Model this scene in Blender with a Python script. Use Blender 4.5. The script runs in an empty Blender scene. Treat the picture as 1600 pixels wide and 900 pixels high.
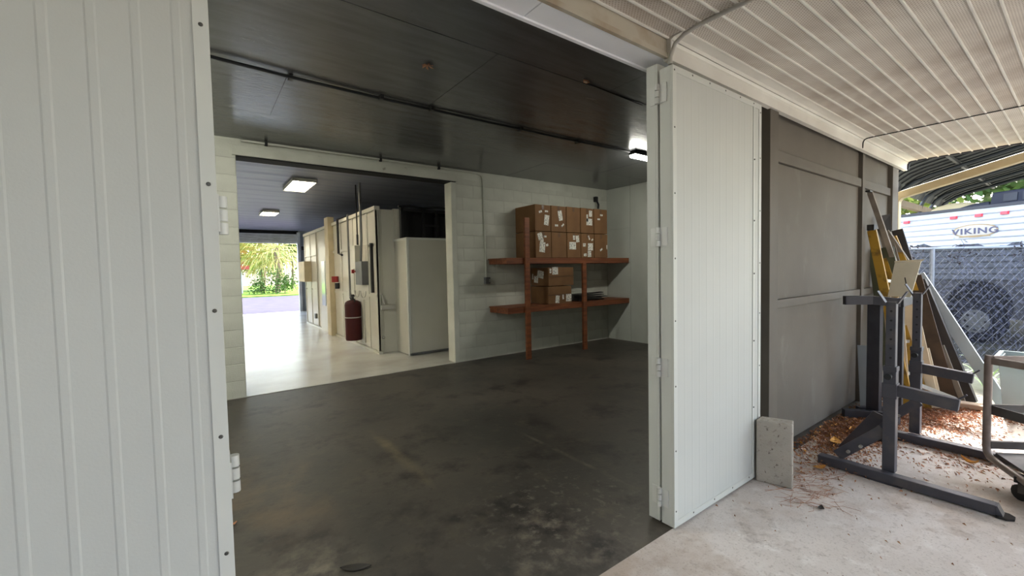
import bpy, math, random
from mathutils import Vector, Matrix
random.seed(7)
PI = math.pi
SC = bpy.context.scene
COL = SC.collection
# ------------------------------------------------------------------ camera
yaw, pitch, roll = math.radians(36.2), math.radians(-2.4), math.radians(1.15)
fw = Vector((math.sin(yaw)*math.cos(pitch), math.cos(yaw)*math.cos(pitch), math.sin(pitch)))
r0 = Vector((math.cos(yaw), -math.sin(yaw), 0)); u0 = r0.cross(fw)
cr, sr = math.cos(roll), math.sin(roll)
rt = cr*r0 - sr*u0; up = sr*r0 + cr*u0
cd = bpy.data.cameras.new('camera'); cam = bpy.data.objects.new('camera', cd); COL.objects.link(cam)
M = Matrix((( rt.x, up.x, -fw.x, 0), (rt.y, up.y, -fw.y, 0), (rt.z, up.z, -fw.z, 1.46), (0, 0, 0, 1)))
cam.matrix_world = M
cd.sensor_width = 36; cd.lens = 36*666/1600; cd.clip_start = .05; cd.clip_end = 500
SC.camera = cam
# ------------------------------------------------------------------ sky, sun, exposure
SUNDIR = Vector((.62, .16, .75)).normalized()
w = bpy.data.worlds.new('world'); SC.world = w; w.use_nodes = True
nt = w.node_tree; bg = nt.nodes['Background']
sky = nt.nodes.new('ShaderNodeTexSky'); sky.sky_type = 'NISHITA'; sky.sun_disc = False
sky.sun_elevation = math.asin(SUNDIR.z); sky.sun_rotation = math.atan2(SUNDIR.x, SUNDIR.y)
sky.air_density = 1.3; sky.dust_density = 3.0; sky.ozone_density = 1.0
hsv = nt.nodes.new('ShaderNodeHueSaturation'); hsv.inputs['Saturation'].default_value = .72
nt.links.new(sky.outputs[0], hsv.inputs['Color']); nt.links.new(hsv.outputs[0], bg.inputs['Color'])
bg.inputs['Strength'].default_value = .55
sl = bpy.data.lights.new('sun', 'SUN'); sl.energy = 4.4; sl.angle = .02; sl.color = (1, .96, .90)
so = bpy.data.objects.new('sun', sl); COL.objects.link(so); so.location = (20, 5, 25)
so.rotation_euler = SUNDIR.to_track_quat('Z', 'Y').to_euler()
SC.view_settings.view_transform = 'Standard'; SC.view_settings.look = 'None'
SC.view_settings.gamma = 1; SC.view_settings.use_curve_mapping = False
SC.view_settings.exposure = 2.0

# ------------------------------------------------------------------ materials
def srgb(r, g, b):
    return tuple(((c/255)/12.92 if c/255 <= .04045 else ((c/255+.055)/1.055)**2.4) for c in (r, g, b)) + (1,)
def mat(name, col, rough=.6, metal=0, col2=None, vs=3, det=4, bump=0, bs=40, st=(1, 1, 1), lo=.35, hi=.65, emit=0, spec=.5, bdist=.002, alpha=1):
    m = bpy.data.materials.new(name); m.use_nodes = True
    n, l = m.node_tree.nodes, m.node_tree.links
    p = n['Principled BSDF']; p.inputs['Roughness'].default_value = rough; p.inputs['Metallic'].default_value = metal
    p.inputs['Specular IOR Level'].default_value = spec
    p.inputs['Alpha'].default_value = alpha
    c = srgb(*col); c2 = srgb(*(col2 or tuple(max(0, int(x*.9)) for x in col)))
    tc = n.new('ShaderNodeTexCoord'); mp = n.new('ShaderNodeMapping'); mp.inputs['Scale'].default_value = st
    l.new(tc.outputs['Object'], mp.inputs[0])
    nz = n.new('ShaderNodeTexNoise'); nz.inputs['Scale'].default_value = vs; nz.inputs['Detail'].default_value = det
    l.new(mp.outputs[0], nz.inputs['Vector'])
    mr = n.new('ShaderNodeMapRange'); mr.inputs[1].default_value = lo; mr.inputs[2].default_value = hi
    l.new(nz.outputs['Fac'], mr.inputs[0])
    mx = n.new('ShaderNodeMix'); mx.data_type = 'RGBA'
    mx.inputs[6].default_value = c; mx.inputs[7].default_value = c2
    l.new(mr.outputs[0], mx.inputs[0]); l.new(mx.outputs[2], p.inputs['Base Color'])
    if bump:
        nb = n.new('ShaderNodeTexNoise'); nb.inputs['Scale'].default_value = bs; nb.inputs['Detail'].default_value = 5
        l.new(mp.outputs[0], nb.inputs['Vector'])
        b = n.new('ShaderNodeBump'); b.inputs['Strength'].default_value = bump; b.inputs['Distance'].default_value = bdist
        l.new(nb.outputs['Fac'], b.inputs['Height']); l.new(b.outputs[0], p.inputs['Normal'])
    if emit:
        p.inputs['Emission Color'].default_value = c; p.inputs['Emission Strength'].default_value = emit
    return m
def add_layer(m, col, scale, lo, hi, st=(1, 1, 1), det=6, line=None, amt=1.0):
    """mix another colour over the base where a noise (or a line) is high"""
    n, l = m.node_tree.nodes, m.node_tree.links
    p = n['Principled BSDF']; src = p.inputs['Base Color'].links[0].from_socket
    tc = n.new('ShaderNodeTexCoord'); mp = n.new('ShaderNodeMapping'); mp.inputs['Scale'].default_value = st
    l.new(tc.outputs['Object'], mp.inputs[0])
    nz = n.new('ShaderNodeTexNoise'); nz.inputs['Scale'].default_value = scale; nz.inputs['Detail'].default_value = det; nz.inputs['Roughness'].default_value = .65
    l.new(mp.outputs[0], nz.inputs['Vector'])
    mr = n.new('ShaderNodeMapRange'); mr.inputs[1].default_value = lo; mr.inputs[2].default_value = hi
    mr.inputs[4].default_value = amt
    l.new(nz.outputs['Fac'], mr.inputs[0]); fac = mr.outputs[0]
    if line:   # (cx, cy, rx, ry): soft elliptical patch the noise is limited to
        cx, cy, rx, ry = line
        m2 = n.new('ShaderNodeMapping'); m2.vector_type = 'POINT'
        m2.inputs['Location'].default_value = (-cx/rx, -cy/ry, 0); m2.inputs['Scale'].default_value = (1/rx, 1/ry, 0)
        l.new(tc.outputs['Object'], m2.inputs[0])
        ln = n.new('ShaderNodeVectorMath'); ln.operation = 'LENGTH'; l.new(m2.outputs[0], ln.inputs[0])
        r2 = n.new('ShaderNodeMapRange'); r2.inputs[1].default_value = 1; r2.inputs[2].default_value = .3
        l.new(ln.outputs['Value'], r2.inputs[0])
        mm = n.new('ShaderNodeMath'); mm.operation = 'MULTIPLY'; l.new(fac, mm.inputs[0]); l.new(r2.outputs[0], mm.inputs[1]); fac = mm.outputs[0]
    mx = n.new('ShaderNodeMix'); mx.data_type = 'RGBA'; l.new(fac, mx.inputs[0]); l.new(src, mx.inputs[6]); mx.inputs[7].default_value = srgb(*col)
    l.new(mx.outputs[2], p.inputs['Base Color'])
    return m

m_door = mat('door_white_metal', (194, 197, 192), .6, spec=.3, col2=(188, 191, 186), vs=1.2, bump=.25, bs=160, bdist=.001)
add_layer(m_door, (112, 100, 74), 42, .745, .76)
m_doortrim = mat('door_trim_metal', (198, 201, 196), .5, spec=.3, col2=(202, 205, 198))
m_screw = mat('screw_steel', (92, 92, 88), .4, .8)
m_hinge = mat('hinge_white', (214, 216, 212), .3)
m_soffit = mat('soffit_vinyl', (212, 206, 196), .6, col2=(186, 178, 168), vs=2.2, det=6, bump=.3, bs=9, bdist=.004, lo=.4, hi=.62)
# rows of perforation dots
def perforate(m):
    n, l = m.node_tree.nodes, m.node_tree.links
    p = n['Principled BSDF']; src = p.inputs['Base Color'].links[0].from_socket
    tc = n.new('ShaderNodeTexCoord'); mp = n.new('ShaderNodeMapping'); mp.inputs['Scale'].default_value = (70, 70, 0); mp.inputs['Rotation'].default_value = (0, 0, .785)
    l.new(tc.outputs['Object'], mp.inputs[0])
    v = n.new('ShaderNodeTexVoronoi'); v.inputs['Scale'].default_value = 1; v.inputs['Randomness'].default_value = 0
    l.new(mp.outputs[0], v.inputs['Vector'])
    r = n.new('ShaderNodeMapRange'); r.inputs[1].default_value = .26; r.inputs[2].default_value = .18
    l.new(v.outputs['Distance'], r.inputs[0])
    mx = n.new('ShaderNodeMix'); mx.data_type = 'RGBA'; l.new(r.outputs[0], mx.inputs[0]); l.new(src, mx.inputs[6]); mx.inputs[7].default_value = srgb(128, 118, 106)
    l.new(mx.outputs[2], p.inputs['Base Color'])
perforate(m_soffit)
m_cove = mat('soffit_smooth', (222, 220, 212), .5, col2=(206, 203, 194), vs=2)
m_header = mat('header_white', (244, 246, 250), .5, col2=(236, 238, 242), vs=2)
add_layer(m_soffit, (156, 140, 122), 1.3, .5, .72, amt=.7)
add_layer(m_header, (150, 100, 60), 3, .72, .8)
m_trimtan = mat('trim_tan', (182, 176, 160), .5, col2=(160, 140, 115), vs=5, lo=.5, hi=.75)
m_cable = mat('conduit_grey', (176, 174, 166), .5)
m_block = mat('block_paint', (204, 206, 194), .62, col2=(188, 190, 178), vs=2.5, bump=.6, bs=60, bdist=.004)
add_layer(m_block, (140, 138, 125), 5, .66, .74)
m_mortar = mat('mortar_paint', (190, 191, 180), .8)
m_wallpanel = mat('wall_panel_paint', (196, 200, 192), .5, col2=(186, 190, 182), vs=1.5)
m_ceil = mat('ceiling_dark_gloss', (90, 92, 94), .22, spec=.85, col2=(80, 81, 83), vs=3, st=(.6, 4, 1), bump=.22, bs=14, bdist=.007)
add_layer(m_ceil, (26, 24, 22), 22, .73, .75)
add_layer(m_ceil, (120, 95, 70), 4, .76, .8)
m_ceil2 = mat('far_ceiling_metal', (126, 131, 148), .36, spec=.35, col2=(116, 121, 138), vs=2, st=(.5, 2, 1), bump=.15, bs=8, bdist=.006)
m_joint = mat('ceiling_joint_dark', (30, 30, 30), .6)
m_floor = mat('floor_dark_concrete', (60, 58, 53), .48, spec=.4, col2=(86, 80, 71), vs=1.1, det=8, bump=.3, bs=30, lo=.35, hi=.7, bdist=.003)
add_layer(m_floor, (46, 43, 40), 2.2, .5, .64)
add_layer(m_floor, (84, 78, 66), 6, .54, .66, amt=.6)
add_layer(m_floor, (40, 38, 36), 14, .58, .7, amt=.6)
add_layer(m_floor, (104, 98, 88), 55, .62, .72, amt=.6)
add_layer(m_floor, (150, 140, 122), 5, .46, .66, line=(.35, 2.15, .36, .4), amt=.6)
add_layer(m_floor, (140, 130, 116), 6, .48, .7, line=(1.5, 1.65, .5, .45), amt=.6)
add_layer(m_floor, (140, 132, 120), 14, .55, .68, line=(1.7, 1.9, .9, .7), amt=.55)
add_layer(m_floor, (116, 104, 80), 3, .35, .6, line=(1.22, 3.3, .07, .75), amt=.7)
add_layer(m_floor, (130, 120, 104), 4, .4, .7, line=(2.27, 2.45, .03, .7), amt=.7)
add_layer(m_floor, (110, 92, 70), 2, .45, .65, line=(.35, 3.2, .6, .9), amt=.6)
add_layer(m_floor, (190, 185, 172), 28, .72, .76, amt=.8)
m_floor2 = mat('floor_painted_grey', (196, 196, 190), .26, spec=.16, col2=(176, 174, 164), vs=1.6, det=6, bump=.35, bs=7, st=(1, 1, 1), bdist=.006)
m_slab = mat('porch_concrete', (216, 209, 202), .8, col2=(190, 181, 172), vs=1.3, det=8, bump=.4, bs=70, bdist=.003)
add_layer(m_slab, (150, 134, 120), 3, .58, .78)
add_layer(m_slab, (226, 222, 216), 7, .56, .7, amt=.8)
add_layer(m_slab, (170, 150, 132), 2.2, .5, .66, line=(2.9, .9, .9, .45), amt=.8)
add_layer(m_slab, (150, 138, 128), 25, .56, .72, amt=.6)
add_layer(m_slab, (140, 130, 120), 90, .56, .66, amt=.5)
add_layer(m_slab, (170, 150, 130), 1.1, .48, .6, amt=.6)
add_layer(m_slab, (120, 106, 94), 4.5, .6, .7, amt=.5)
add_layer(m_slab, (96, 84, 74), 9, .3, .5, line=(2.35, .7, .009, .8), amt=.8)
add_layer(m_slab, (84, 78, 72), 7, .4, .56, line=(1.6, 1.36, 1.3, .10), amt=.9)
add_layer(m_slab, (120, 84, 60), 18, .66, .74, line=(4.2, 1.1, 1.6, .8))
m_grey = mat('wall_grey_paint', (104, 99, 91), .7, col2=(97, 92, 84), vs=2, bump=.3, bs=50, bdist=.002, spec=.2)
add_layer(m_grey, (120, 116, 109), 3, .58, .72, st=(1.5, 1, .7), line=None, amt=.5)
m_greytrim = mat('trim_grey_paint', (99, 94, 86), .65, col2=(92, 87, 79), vs=3, spec=.25)
m_wood = mat('shelf_wood', (132, 76, 42), .6, col2=(98, 52, 28), vs=6, st=(.4, 4, 4), bump=.2, bs=30)
m_card = mat('cardboard', (122, 88, 54), .8, col2=(106, 75, 45), vs=3)
m_tape = mat('packing_tape', (98, 68, 40), .4)
m_label = mat('paper_label', (226, 224, 214), .7, col2=(150, 150, 146), vs=60, lo=.5, hi=.6)
m_black = mat('black_plastic', (24, 25, 28), .5)
m_booth = mat('booth_white_metal', (198, 196, 184), .35, col2=(188, 187, 176), vs=1)
m_boothtan = mat('booth_cream', (204, 192, 160), .5)
m_dark = mat('dark_metal', (30, 31, 32), .7, spec=.25)
m_red = mat('extinguisher_red', (66, 12, 16), .5, spec=.3)
m_redh = mat('switch_red', (150, 30, 28), .45)
m_ebox = mat('electric_box_grey', (110, 112, 112), .45, .2)
m_steel = mat('rack_grey_steel', (72, 72, 80), .5, .15, col2=(92, 88, 88), vs=9, det=6, lo=.5, hi=.75, bump=.2, bs=90)
m_steeld = mat('rack_black_steel', (44, 44, 50), .5, .15, col2=(54, 54, 60), vs=9)
m_bolt = mat('bolt_zinc', (190, 190, 186), .35, .7)
m_cart = mat('cart_brown_steel', (150, 138, 130), .5, .1, col2=(122, 108, 100), vs=7, bump=.2)
m_cartdeck = mat('cart_deck_grey', (92, 90, 88), .6, .1, col2=(74, 68, 64), vs=6)
m_rubber = mat('rubber_dark', (38, 36, 36), .8)
m_stone = mat('painted_block', (178, 172, 160), .75, col2=(160, 154, 142), vs=3, bump=.7, bs=70, bdist=.004)
add_layer(m_stone, (84, 72, 62), 40, .60, .68)
add_layer(m_stone, (120, 106, 92), 8, .55, .7, amt=.7)
m_yel = mat('fibreglass_yellow', (168, 130, 40), .5, col2=(96, 70, 28), vs=10, lo=.5, hi=.7)
m_bwhite = mat('board_white', (168, 178, 184), .6, col2=(146, 154, 160), vs=4, st=(1, 1, .3))
m_bgrey = mat('board_grey_wood', (132, 124, 112), .75, col2=(104, 96, 86), vs=5, bump=.3)
m_bbrown = mat('board_brown_wood', (78, 60, 44), .75, col2=(54, 42, 32), vs=5, bump=.3)
m_bdark = mat('board_dark', (46, 43, 44), .7, col2=(60, 54, 50), vs=5)
m_ply = mat('plywood_pale', (206, 192, 166), .7, col2=(190, 174, 148), vs=4)
m_plate = mat('dusty_beige_metal', (222, 214, 190), .6, col2=(204, 194, 168), vs=4, bump=.2, bs=30)
m_leaf = mat('dry_leaf_brown', (184, 134, 98), .8, col2=(128, 82, 58), vs=12)
m_leafy = mat('dry_leaf_yellow', (216, 164, 74), .7, col2=(190, 130, 60), vs=12)
m_leafd = mat('leaf_dark', (44, 40, 34), .6)
m_dirt = mat('ground_dirt', (128, 122, 108), .95, col2=(92, 94, 74), vs=1.2, det=8, bump=.6, bs=20, bdist=.02)
m_timber = mat('weathered_timber', (176, 160, 142), .85, col2=(140, 122, 106), vs=4, st=(3, .5, 3), bump=.4)
m_spout = mat('downspout_tan', (190, 172, 134), .5, col2=(176, 158, 122), vs=3)
m_rv = mat('trailer_white', (160, 166, 180), .5, col2=(154, 160, 174), vs=2)
m_rvd = mat('trailer_grey', (128, 130, 140), .5)
m_rvtrim = mat('trailer_trim', (44, 46, 58), .6)
m_mark = mat('marker_red', (205, 60, 72), .3)
m_logo = mat('logo_blue_grey', (58, 60, 92), .5)
m_logot = mat('logo_tan', (142, 122, 90), .5)
m_logow = mat('logo_pale', (166, 162, 156), .5)
m_tire = mat('tyre_rubber', (24, 24, 27), .85)
m_rim = mat('rim_grey', (170, 174, 180), .4, .3)
m_acbox = mat('roof_box_blue', (26, 30, 50), .7)
m_cream = mat('cover_cream', (196, 178, 140), .7)
m_carp = mat('carport_metal_dark', (36, 39, 43), .6, .1, col2=(30, 33, 37), vs=2)
m_bow = mat('carport_tube', (44, 48, 54), .5, .3)
m_beam = mat('eave_beam_brown', (120, 102, 84), .7)
m_wire = mat('galvanised_wire', (132, 134, 138), .6, .2)
m_fpost = mat('galvanised_post', (128, 134, 146), .45, .4)
m_shade = mat('shade_cloth', (22, 23, 29), .95, col2=(64, 66, 80), vs=26, det=6, lo=.46, hi=.6, alpha=.87, spec=.1)
m_asph = mat('asphalt', (66, 63, 74), .95, spec=.05, col2=(58, 56, 66), vs=2, bump=.2)
m_grass = mat('grass_green', (66, 100, 36), .95, spec=.05, col2=(104, 128, 52), vs=3, det=8)
m_fol1 = mat('foliage_green', (78, 108, 44), .7, col2=(52, 78, 34), vs=2)
m_fol2 = mat('foliage_yellow_green', (140, 146, 62), .7, col2=(88, 108, 44), vs=2)
m_palm = mat('palm_frond', (112, 128, 58), .65, col2=(150, 132, 70), vs=1.5)
m_trunk = mat('bark', (110, 94, 76), .9, bump=.5, bs=12)
m_house = mat('house_white', (180, 180, 178), .8)
m_redroof = mat('house_red_roof', (168, 44, 56), .7)
m_hyd = mat('hydrant_yellow', (220, 170, 60), .5)
m_lamp = mat('lamp_tube', (255, 240, 214), .5, emit=5)
m_lamp_added = mat('lamp_tube_added', (255, 240, 214), .5, emit=38)  # tubes of the two added, unseen far room lamps
m_led = mat('led_lens', (255, 252, 240), .5, emit=17)
m_led_added = mat('led_lens_added', (255, 252, 240), .5, emit=46)  # lens of the added, unseen strip light
m_spider = mat('plant_green', (110, 150, 78), .5, col2=(190, 205, 160), vs=9, st=(1, 1, 1))
m_vine = mat('vine_leaf_dark', (48, 42, 50), .8)
m_bin = mat('clear_plastic_bin', (150, 162, 164), .3); m_bin.node_tree.nodes['Principled BSDF'].inputs['Alpha'].default_value = .55
m_roofout = mat('roof_sheet', (150, 150, 148), .6)
m_glass = mat('booth_glass', (180, 200, 205), .08)
m_shutter = mat('shutter_grey', (214, 218, 224), .5)
m_bluegrey = mat('far_wall_paint', (176, 184, 194), .6)

# ------------------------------------------------------------------ mesh helpers
def acc_loc(o):
    v = Vector((0, 0, 0))
    while o: v += o.location; o = o.parent
    return v
class MB:
    def __init__(s): s.v = []; s.f = []
    def box(s, x0, x1, y0, y1, z0, z1):
        b = len(s.v)
        s.v += [(x, y, z) for z in (z0, z1) for y in (y0, y1) for x in (x0, x1)]
        s.f += [tuple(b+i for i in q) for q in ((0, 2, 3, 1), (4, 5, 7, 6), (0, 1, 5, 4), (1, 3, 7, 5), (3, 2, 6, 7), (2, 0, 4, 6))]
        return s
    def hexa(s, pts):        # 8 points: bottom ring 4, top ring 4
        b = len(s.v); s.v += [tuple(p) for p in pts]
        s.f += [tuple(b+i for i in q) for q in ((3, 2, 1, 0), (4, 5, 6, 7), (0, 1, 5, 4), (1, 2, 6, 5), (2, 3, 7, 6), (3, 0, 4, 7))]
        return s
    def beam(s, p, q, a, b, side=None):   # rectangular bar p->q, a wide along side, b thick
        p, q = Vector(p), Vector(q); d = (q-p).normalized()
        sd = Vector(side) if side else (Vector((0, 0, 1)) if abs(d.z) < .9 else Vector((1, 0, 0)))
        n = d.cross(sd).normalized(); sd = n.cross(d).normalized()
        r = [sd*a/2*i + n*b/2*j for i, j in ((-1, -1), (1, -1), (1, 1), (-1, 1))]
        return s.hexa([p+o for o in r] + [q+o for o in r])
    def tube(s, pts, r, n=8, cap=True):
        pts = [Vector(p) for p in pts]; b = len(s.v); rings = len(pts)
        ref = None
        for i, p in enumerate(pts):
            d = (pts[min(i+1, rings-1)] - pts[max(i-1, 0)]).normalized()
            if ref is None: ref = Vector((0, 0, 1)) if abs(d.z) < .9 else Vector((1, 0, 0))
            x = d.cross(ref).normalized(); y = x.cross(d).normalized(); ref = y
            rr = r[i] if isinstance(r, (list, tuple)) else r
            for k in range(n):
                a = 2*PI*k/n; s.v.append(tuple(p + x*math.cos(a)*rr + y*math.sin(a)*rr))
        for i in range(rings-1):
            for k in range(n):
                s.f.append((b+i*n+k, b+i*n+(k+1) % n, b+(i+1)*n+(k+1) % n, b+(i+1)*n+k))
        if cap:
            s.f.append(tuple(b+k for k in range(n))[::-1]); s.f.append(tuple(b+(rings-1)*n+k for k in range(n)))
        return s
    def poly(s, pts):
        b = len(s.v); s.v += [tuple(p) for p in pts]; s.f.append(tuple(range(b, b+len(pts)))); return s
    def prism(s, ring, ext):      # planar ring extruded by vector
        b = len(s.v); n = len(ring); e = Vector(ext)
        s.v += [tuple(Vector(p)) for p in ring] + [tuple(Vector(p)+e) for p in ring]
        s.f.append(tuple(range(b, b+n))[::-1]); s.f.append(tuple(range(b+n, b+2*n)))
        for i in range(n): s.f.append((b+i, b+(i+1) % n, b+n+(i+1) % n, b+n+i))
        return s
    def build(s, name, m, parent=None, bevel=0, smooth=False, local=False):
        v = s.v
        if parent is not None:
            off = Vector((0, 0, 0)) if local else acc_loc(parent)
        else:
            xs = [p[0] for p in v]; ys = [p[1] for p in v]; zs = [p[2] for p in v]
            off = Vector(((min(xs)+max(xs))/2, (min(ys)+max(ys))/2, min(zs)))
        me = bpy.data.meshes.new(name)
        me.from_pydata([(p[0]-off.x, p[1]-off.y, p[2]-off.z) for p in v], [], s.f)
        me.validate(); me.update(); me.materials.append(m)
        o = bpy.data.objects.new(name, me); COL.objects.link(o)
        import bmesh
        bm = bmesh.new(); bm.from_mesh(me); bmesh.ops.recalc_face_normals(bm, faces=bm.faces[:]); bm.to_mesh(me); bm.free()
        if parent is not None: o.parent = parent
        else: o.location = off
        if smooth:
            for p in me.polygons: p.use_smooth = True
            try: me.set_sharp_from_angle(angle=math.radians(40))
            except Exception: pass
        if bevel:
            b = o.modifiers.new('bevel', 'BEVEL'); b.width = bevel; b.segments = 2; b.limit_method = 'ANGLE'
        return o
def tag(o, label=None, cat=None, group=None, kind=None):
    if label: o['label'] = label
    if cat: o['category'] = cat
    if group: o['group'] = group
    if kind: o['kind'] = kind
    return o
def empty(name, loc, label=None, cat=None, group=None, kind=None):
    o = bpy.data.objects.new(name, None); COL.objects.link(o); o.location = loc; o.empty_display_size = .1
    return tag(o, label, cat, group, kind)
def B(x0, x1, y0, y1, z0, z1): return MB().box(x0, x1, y0, y1, z0, z1)
def copy_part(src, parent, loc):      # loc relative to parent
    c = src.copy(); COL.objects.link(c); c.parent = parent; c.location = loc; return c
def cylz(x, y, z0, z1, r, n=16): return MB().tube([(x, y, z0), (x, y, z1)], r, n)
def cyly(x, z, y0, y1, r, n=10): return MB().tube([(x, y0, z), (x, y1, z)], r, n)
def lathe(cx, cy, prof, n=20): return MB().tube([(cx, cy, z) for z, r in prof], [r for z, r in prof], n)

# ================================================================== SETTING
# ---- floors and ground
g = B(-40, 60, -40, 80, -.30, -.06).build('ground', m_dirt); tag(g, kind='structure')
slab = B(-6, 6.25, -4, 1.36, -.12, 0).build('floor', m_slab); tag(slab, kind='structure')
slab.location.z = -.12
fl = empty('floor', (0, 0, 0), kind='structure')
B(-1.8, 6.95, 1.36, 5.985, -.12, 0.0).build('concrete_slab', m_floor, fl)
fl2 = empty('floor', (0, 0, 0), kind='structure')
B(-4.2, 9.2, 5.985, 18.7, -.12, 0.006).build('concrete_slab', m_floor2, fl2)
# ---- back wall of the store room, painted concrete block
wb = empty('wall_back', (3, 6, 0), kind='structure')
CH = .2032; BL = .4064
blk_mesh = {}
def blocks(x0, x1, z0, z1, yf, yb):
    """running bond, each block proud of the mortar core"""
    MB().box(x0, x1, yf+.003, yb-.003, z0, z1).build('mortar', m_mortar, wb)
    r = 0; z = z0
    while z < z1-.02:
        zt = min(z+CH, z1); off = 0 if r % 2 else BL/2
        x = 3.24 - 12*BL + off
        while x < x1:
            a, b = max(x, x0), min(x+BL, x1)
            if b-a > .03:
                key = (round(b-a, 3), round(zt-z, 3))
                j = .0025
                if key not in blk_mesh:
                    hx, hz = key[0]/2-.0008, key[1]/2-.0018
                    o = B(-hx, hx, 0, yb-yf, -hz, hz).build('block', m_block, wb, local=True)
                    mo = o.modifiers.new('bevel', 'BEVEL'); mo.width = .004; mo.segments = 1
                    blk_mesh[key] = o
                    o.location = ((a+b)/2-3, yf-6+random.uniform(-.001, .001), (z+zt)/2)
                else:
                    copy_part(blk_mesh[key], wb, ((a+b)/2-3, yf-6+random.uniform(-.0015, .0015), (z+zt)/2))
            x += BL
        z += CH; r += 1
blocks(-1.6, .40, 0, 3.07, 6.0, 6.2)
blocks(3.32, 6.87, 0, 3.07, 6.0, 6.2)
B(-1.6, 6.87, 6.0, 6.2, 2.93, 3.3).build('lintel', m_block, wb)
t = B(.40, 3.32, 5.985, 6.205, 2.86, 2.935).build('trim_1', m_dark); tag(t, kind='structure')
t = B(3.235, 3.33, 5.99, 6.21, 0, 2.875).build('trim_2', m_block, bevel=.01); tag(t, kind='structure')
t = B(.36, 3.34, 5.965, 6.0, 2.875, 2.99).build('trim_3', m_block, bevel=.004); tag(t, kind='structure')
# ---- right wall: smooth sheets
wr = empty('wall_right', (6.9, 3.7, 0), kind='structure')
B(6.885, 7.0, 1.5, 6.2, 0, 3.3).build('wall_core', m_mortar, wr)
for a, b, z0, z1 in ((1.5, 2.98, 0, 3.07), (2.988, 4.2, 0, 3.07), (4.208, 5.408, 0, 3.07), (5.416, 5.998, 0, 2.25), (5.416, 5.998, 2.256, 3.07)):
    B(6.87, 6.888, a, b, z0, z1).build('wall_sheet', m_wallpanel, wr)
w_ = B(-1.75, -1.6, 1.5, 6.2, 0, 3.3).build('wall_left', m_wallpanel); tag(w_, kind='structure')
# ---- store room ceiling: painted sheets with joints
ce = empty('ceiling', (3, 4, 3.07), kind='structure')
B(-1.75, 7.0, 1.42, 6.2, 3.085, 3.3).build('roof_core', m_joint, ce)
ys = [1.56, 2.66, 3.86, 4.94, 5.995]
for j in range(4):
    offs = .64 if j % 2 == 0 else 1.86
    xs = [-1.6]
    x = offs - 2.44
    while x < 6.87:
        if x > -1.5: xs.append(x)
        x += 2.44
    xs.append(6.87)
    for a, b in zip(xs, xs[1:]):
        B(a+.002, b-.002, ys[j]+.003, ys[j+1]-.003, 3.07+random.uniform(0, .003), 3.09).build('ceiling_sheet', m_ceil, ce)
# ---- facade: header casing, inner lining
hd = empty('trim_4', (1, 1.48, 2.6), kind='structure')
for a, b in ((-1.0, 1.225), (1.229, 3.12)):
    B(a, b, 1.41, 1.545, 2.60, 2.615).build('header_board', m_header, hd, bevel=.002)
B(-1.0, 3.12, 1.545, 1.565, 2.592, 3.08).build('inner_edge', m_header, hd)
B(-1.0, 3.12, 1.43, 1.56, 2.615, 3.3).build('header_core', m_header, hd)
B(-1.0, 3.12, 1.392, 1.412, 2.594, 2.62).build('edge_channel', m_trimtan, hd)
fw_ = empty('wall_front', (5, 1.47, 0), kind='structure')
B(3.12, 7.0, 1.475, 1.60, 0, 2.75).build('wall_core', m_grey, fw_)
B(3.12, 6.87, 1.56, 1.60, 0, 3.3).build('wall_lining', m_wallpanel, fw_)
for a, b in ((3.50, 5.56), (5.64, 6.62)):
    for z0, z1 in ((.01, 1.12), (1.19, 2.245), (2.335, 2.60)):
        B(a+.002, b-.002, 1.467, 1.478, z0, z1).build('wall_sheet', m_grey, fw_)
    B(a, b, 1.44, 1.478, 1.122, 1.188).build('batten', m_greytrim, fw_, bevel=.003)
    B(a, b, 1.44, 1.478, 2.247, 2.333).build('batten', m_greytrim, fw_, bevel=.003)
for a, b, y in ((5.56, 5.64, 1.43), (6.62, 6.80, 1.42)):
    B(a, b, y, 1.478, 0, 2.61).build('batten', m_greytrim, fw_, bevel=.003)
B(6.80, 7.0, 1.45, 1.478, 0, 2.60).build('wall_sheet', m_grey, fw_)
B(3.36, 3.50, 1.40, 1.478, 0, 2.625).build('corner_post', m_greytrim, fw_, bevel=.004)
w_ = B(-5, -1.0, 1.42, 1.60, 0, 3.3).build('wall_front', m_door); tag(w_, kind='structure')
# ---- the folding door leaves
PITCH = .0765
def door_skin(x0, x1, yf, z0, z1, dep=.0013):
    """ribbed face: a flat 57 mm and a raised 20 mm band, repeated"""
    m = MB(); x = x0; prof = [(x0, 0)]
    xr = x1 - .034
    edges = []
    x = xr
    while x > x0+.04:
        edges.append(x-.0205); x -= PITCH
    for e in sorted(edges):
        if e-.0205 > x0+.036 and e < x1-.036:
            prof += [(e-.0205, 0), (e-.0165, -dep), (e-.0035, -dep), (e+.0005, 0)]
    prof.append((x1, 0))
    ring = [(px, yf+py, z0) for px, py in prof] + [(x1, yf+.01, z0), (x0, yf+.01, z0)]
    m.prism(ring, (0, 0, z1-z0)); return m
scr = MB().tube([(0, 0, 0), (0, -.0025, 0), (0, -.004, 0)], [.0055, .0055, .003], 8).build('screw', m_screw)
scr_mesh = scr.data; bpy.data.objects.remove(scr)
def screw(x, y, z, parent):
    o = bpy.data.objects.new('screw', scr_mesh); COL.objects.link(o); o.parent = parent
    l = acc_loc(parent); o.location = (x-l.x, y-l.y, z-l.z)
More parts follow.
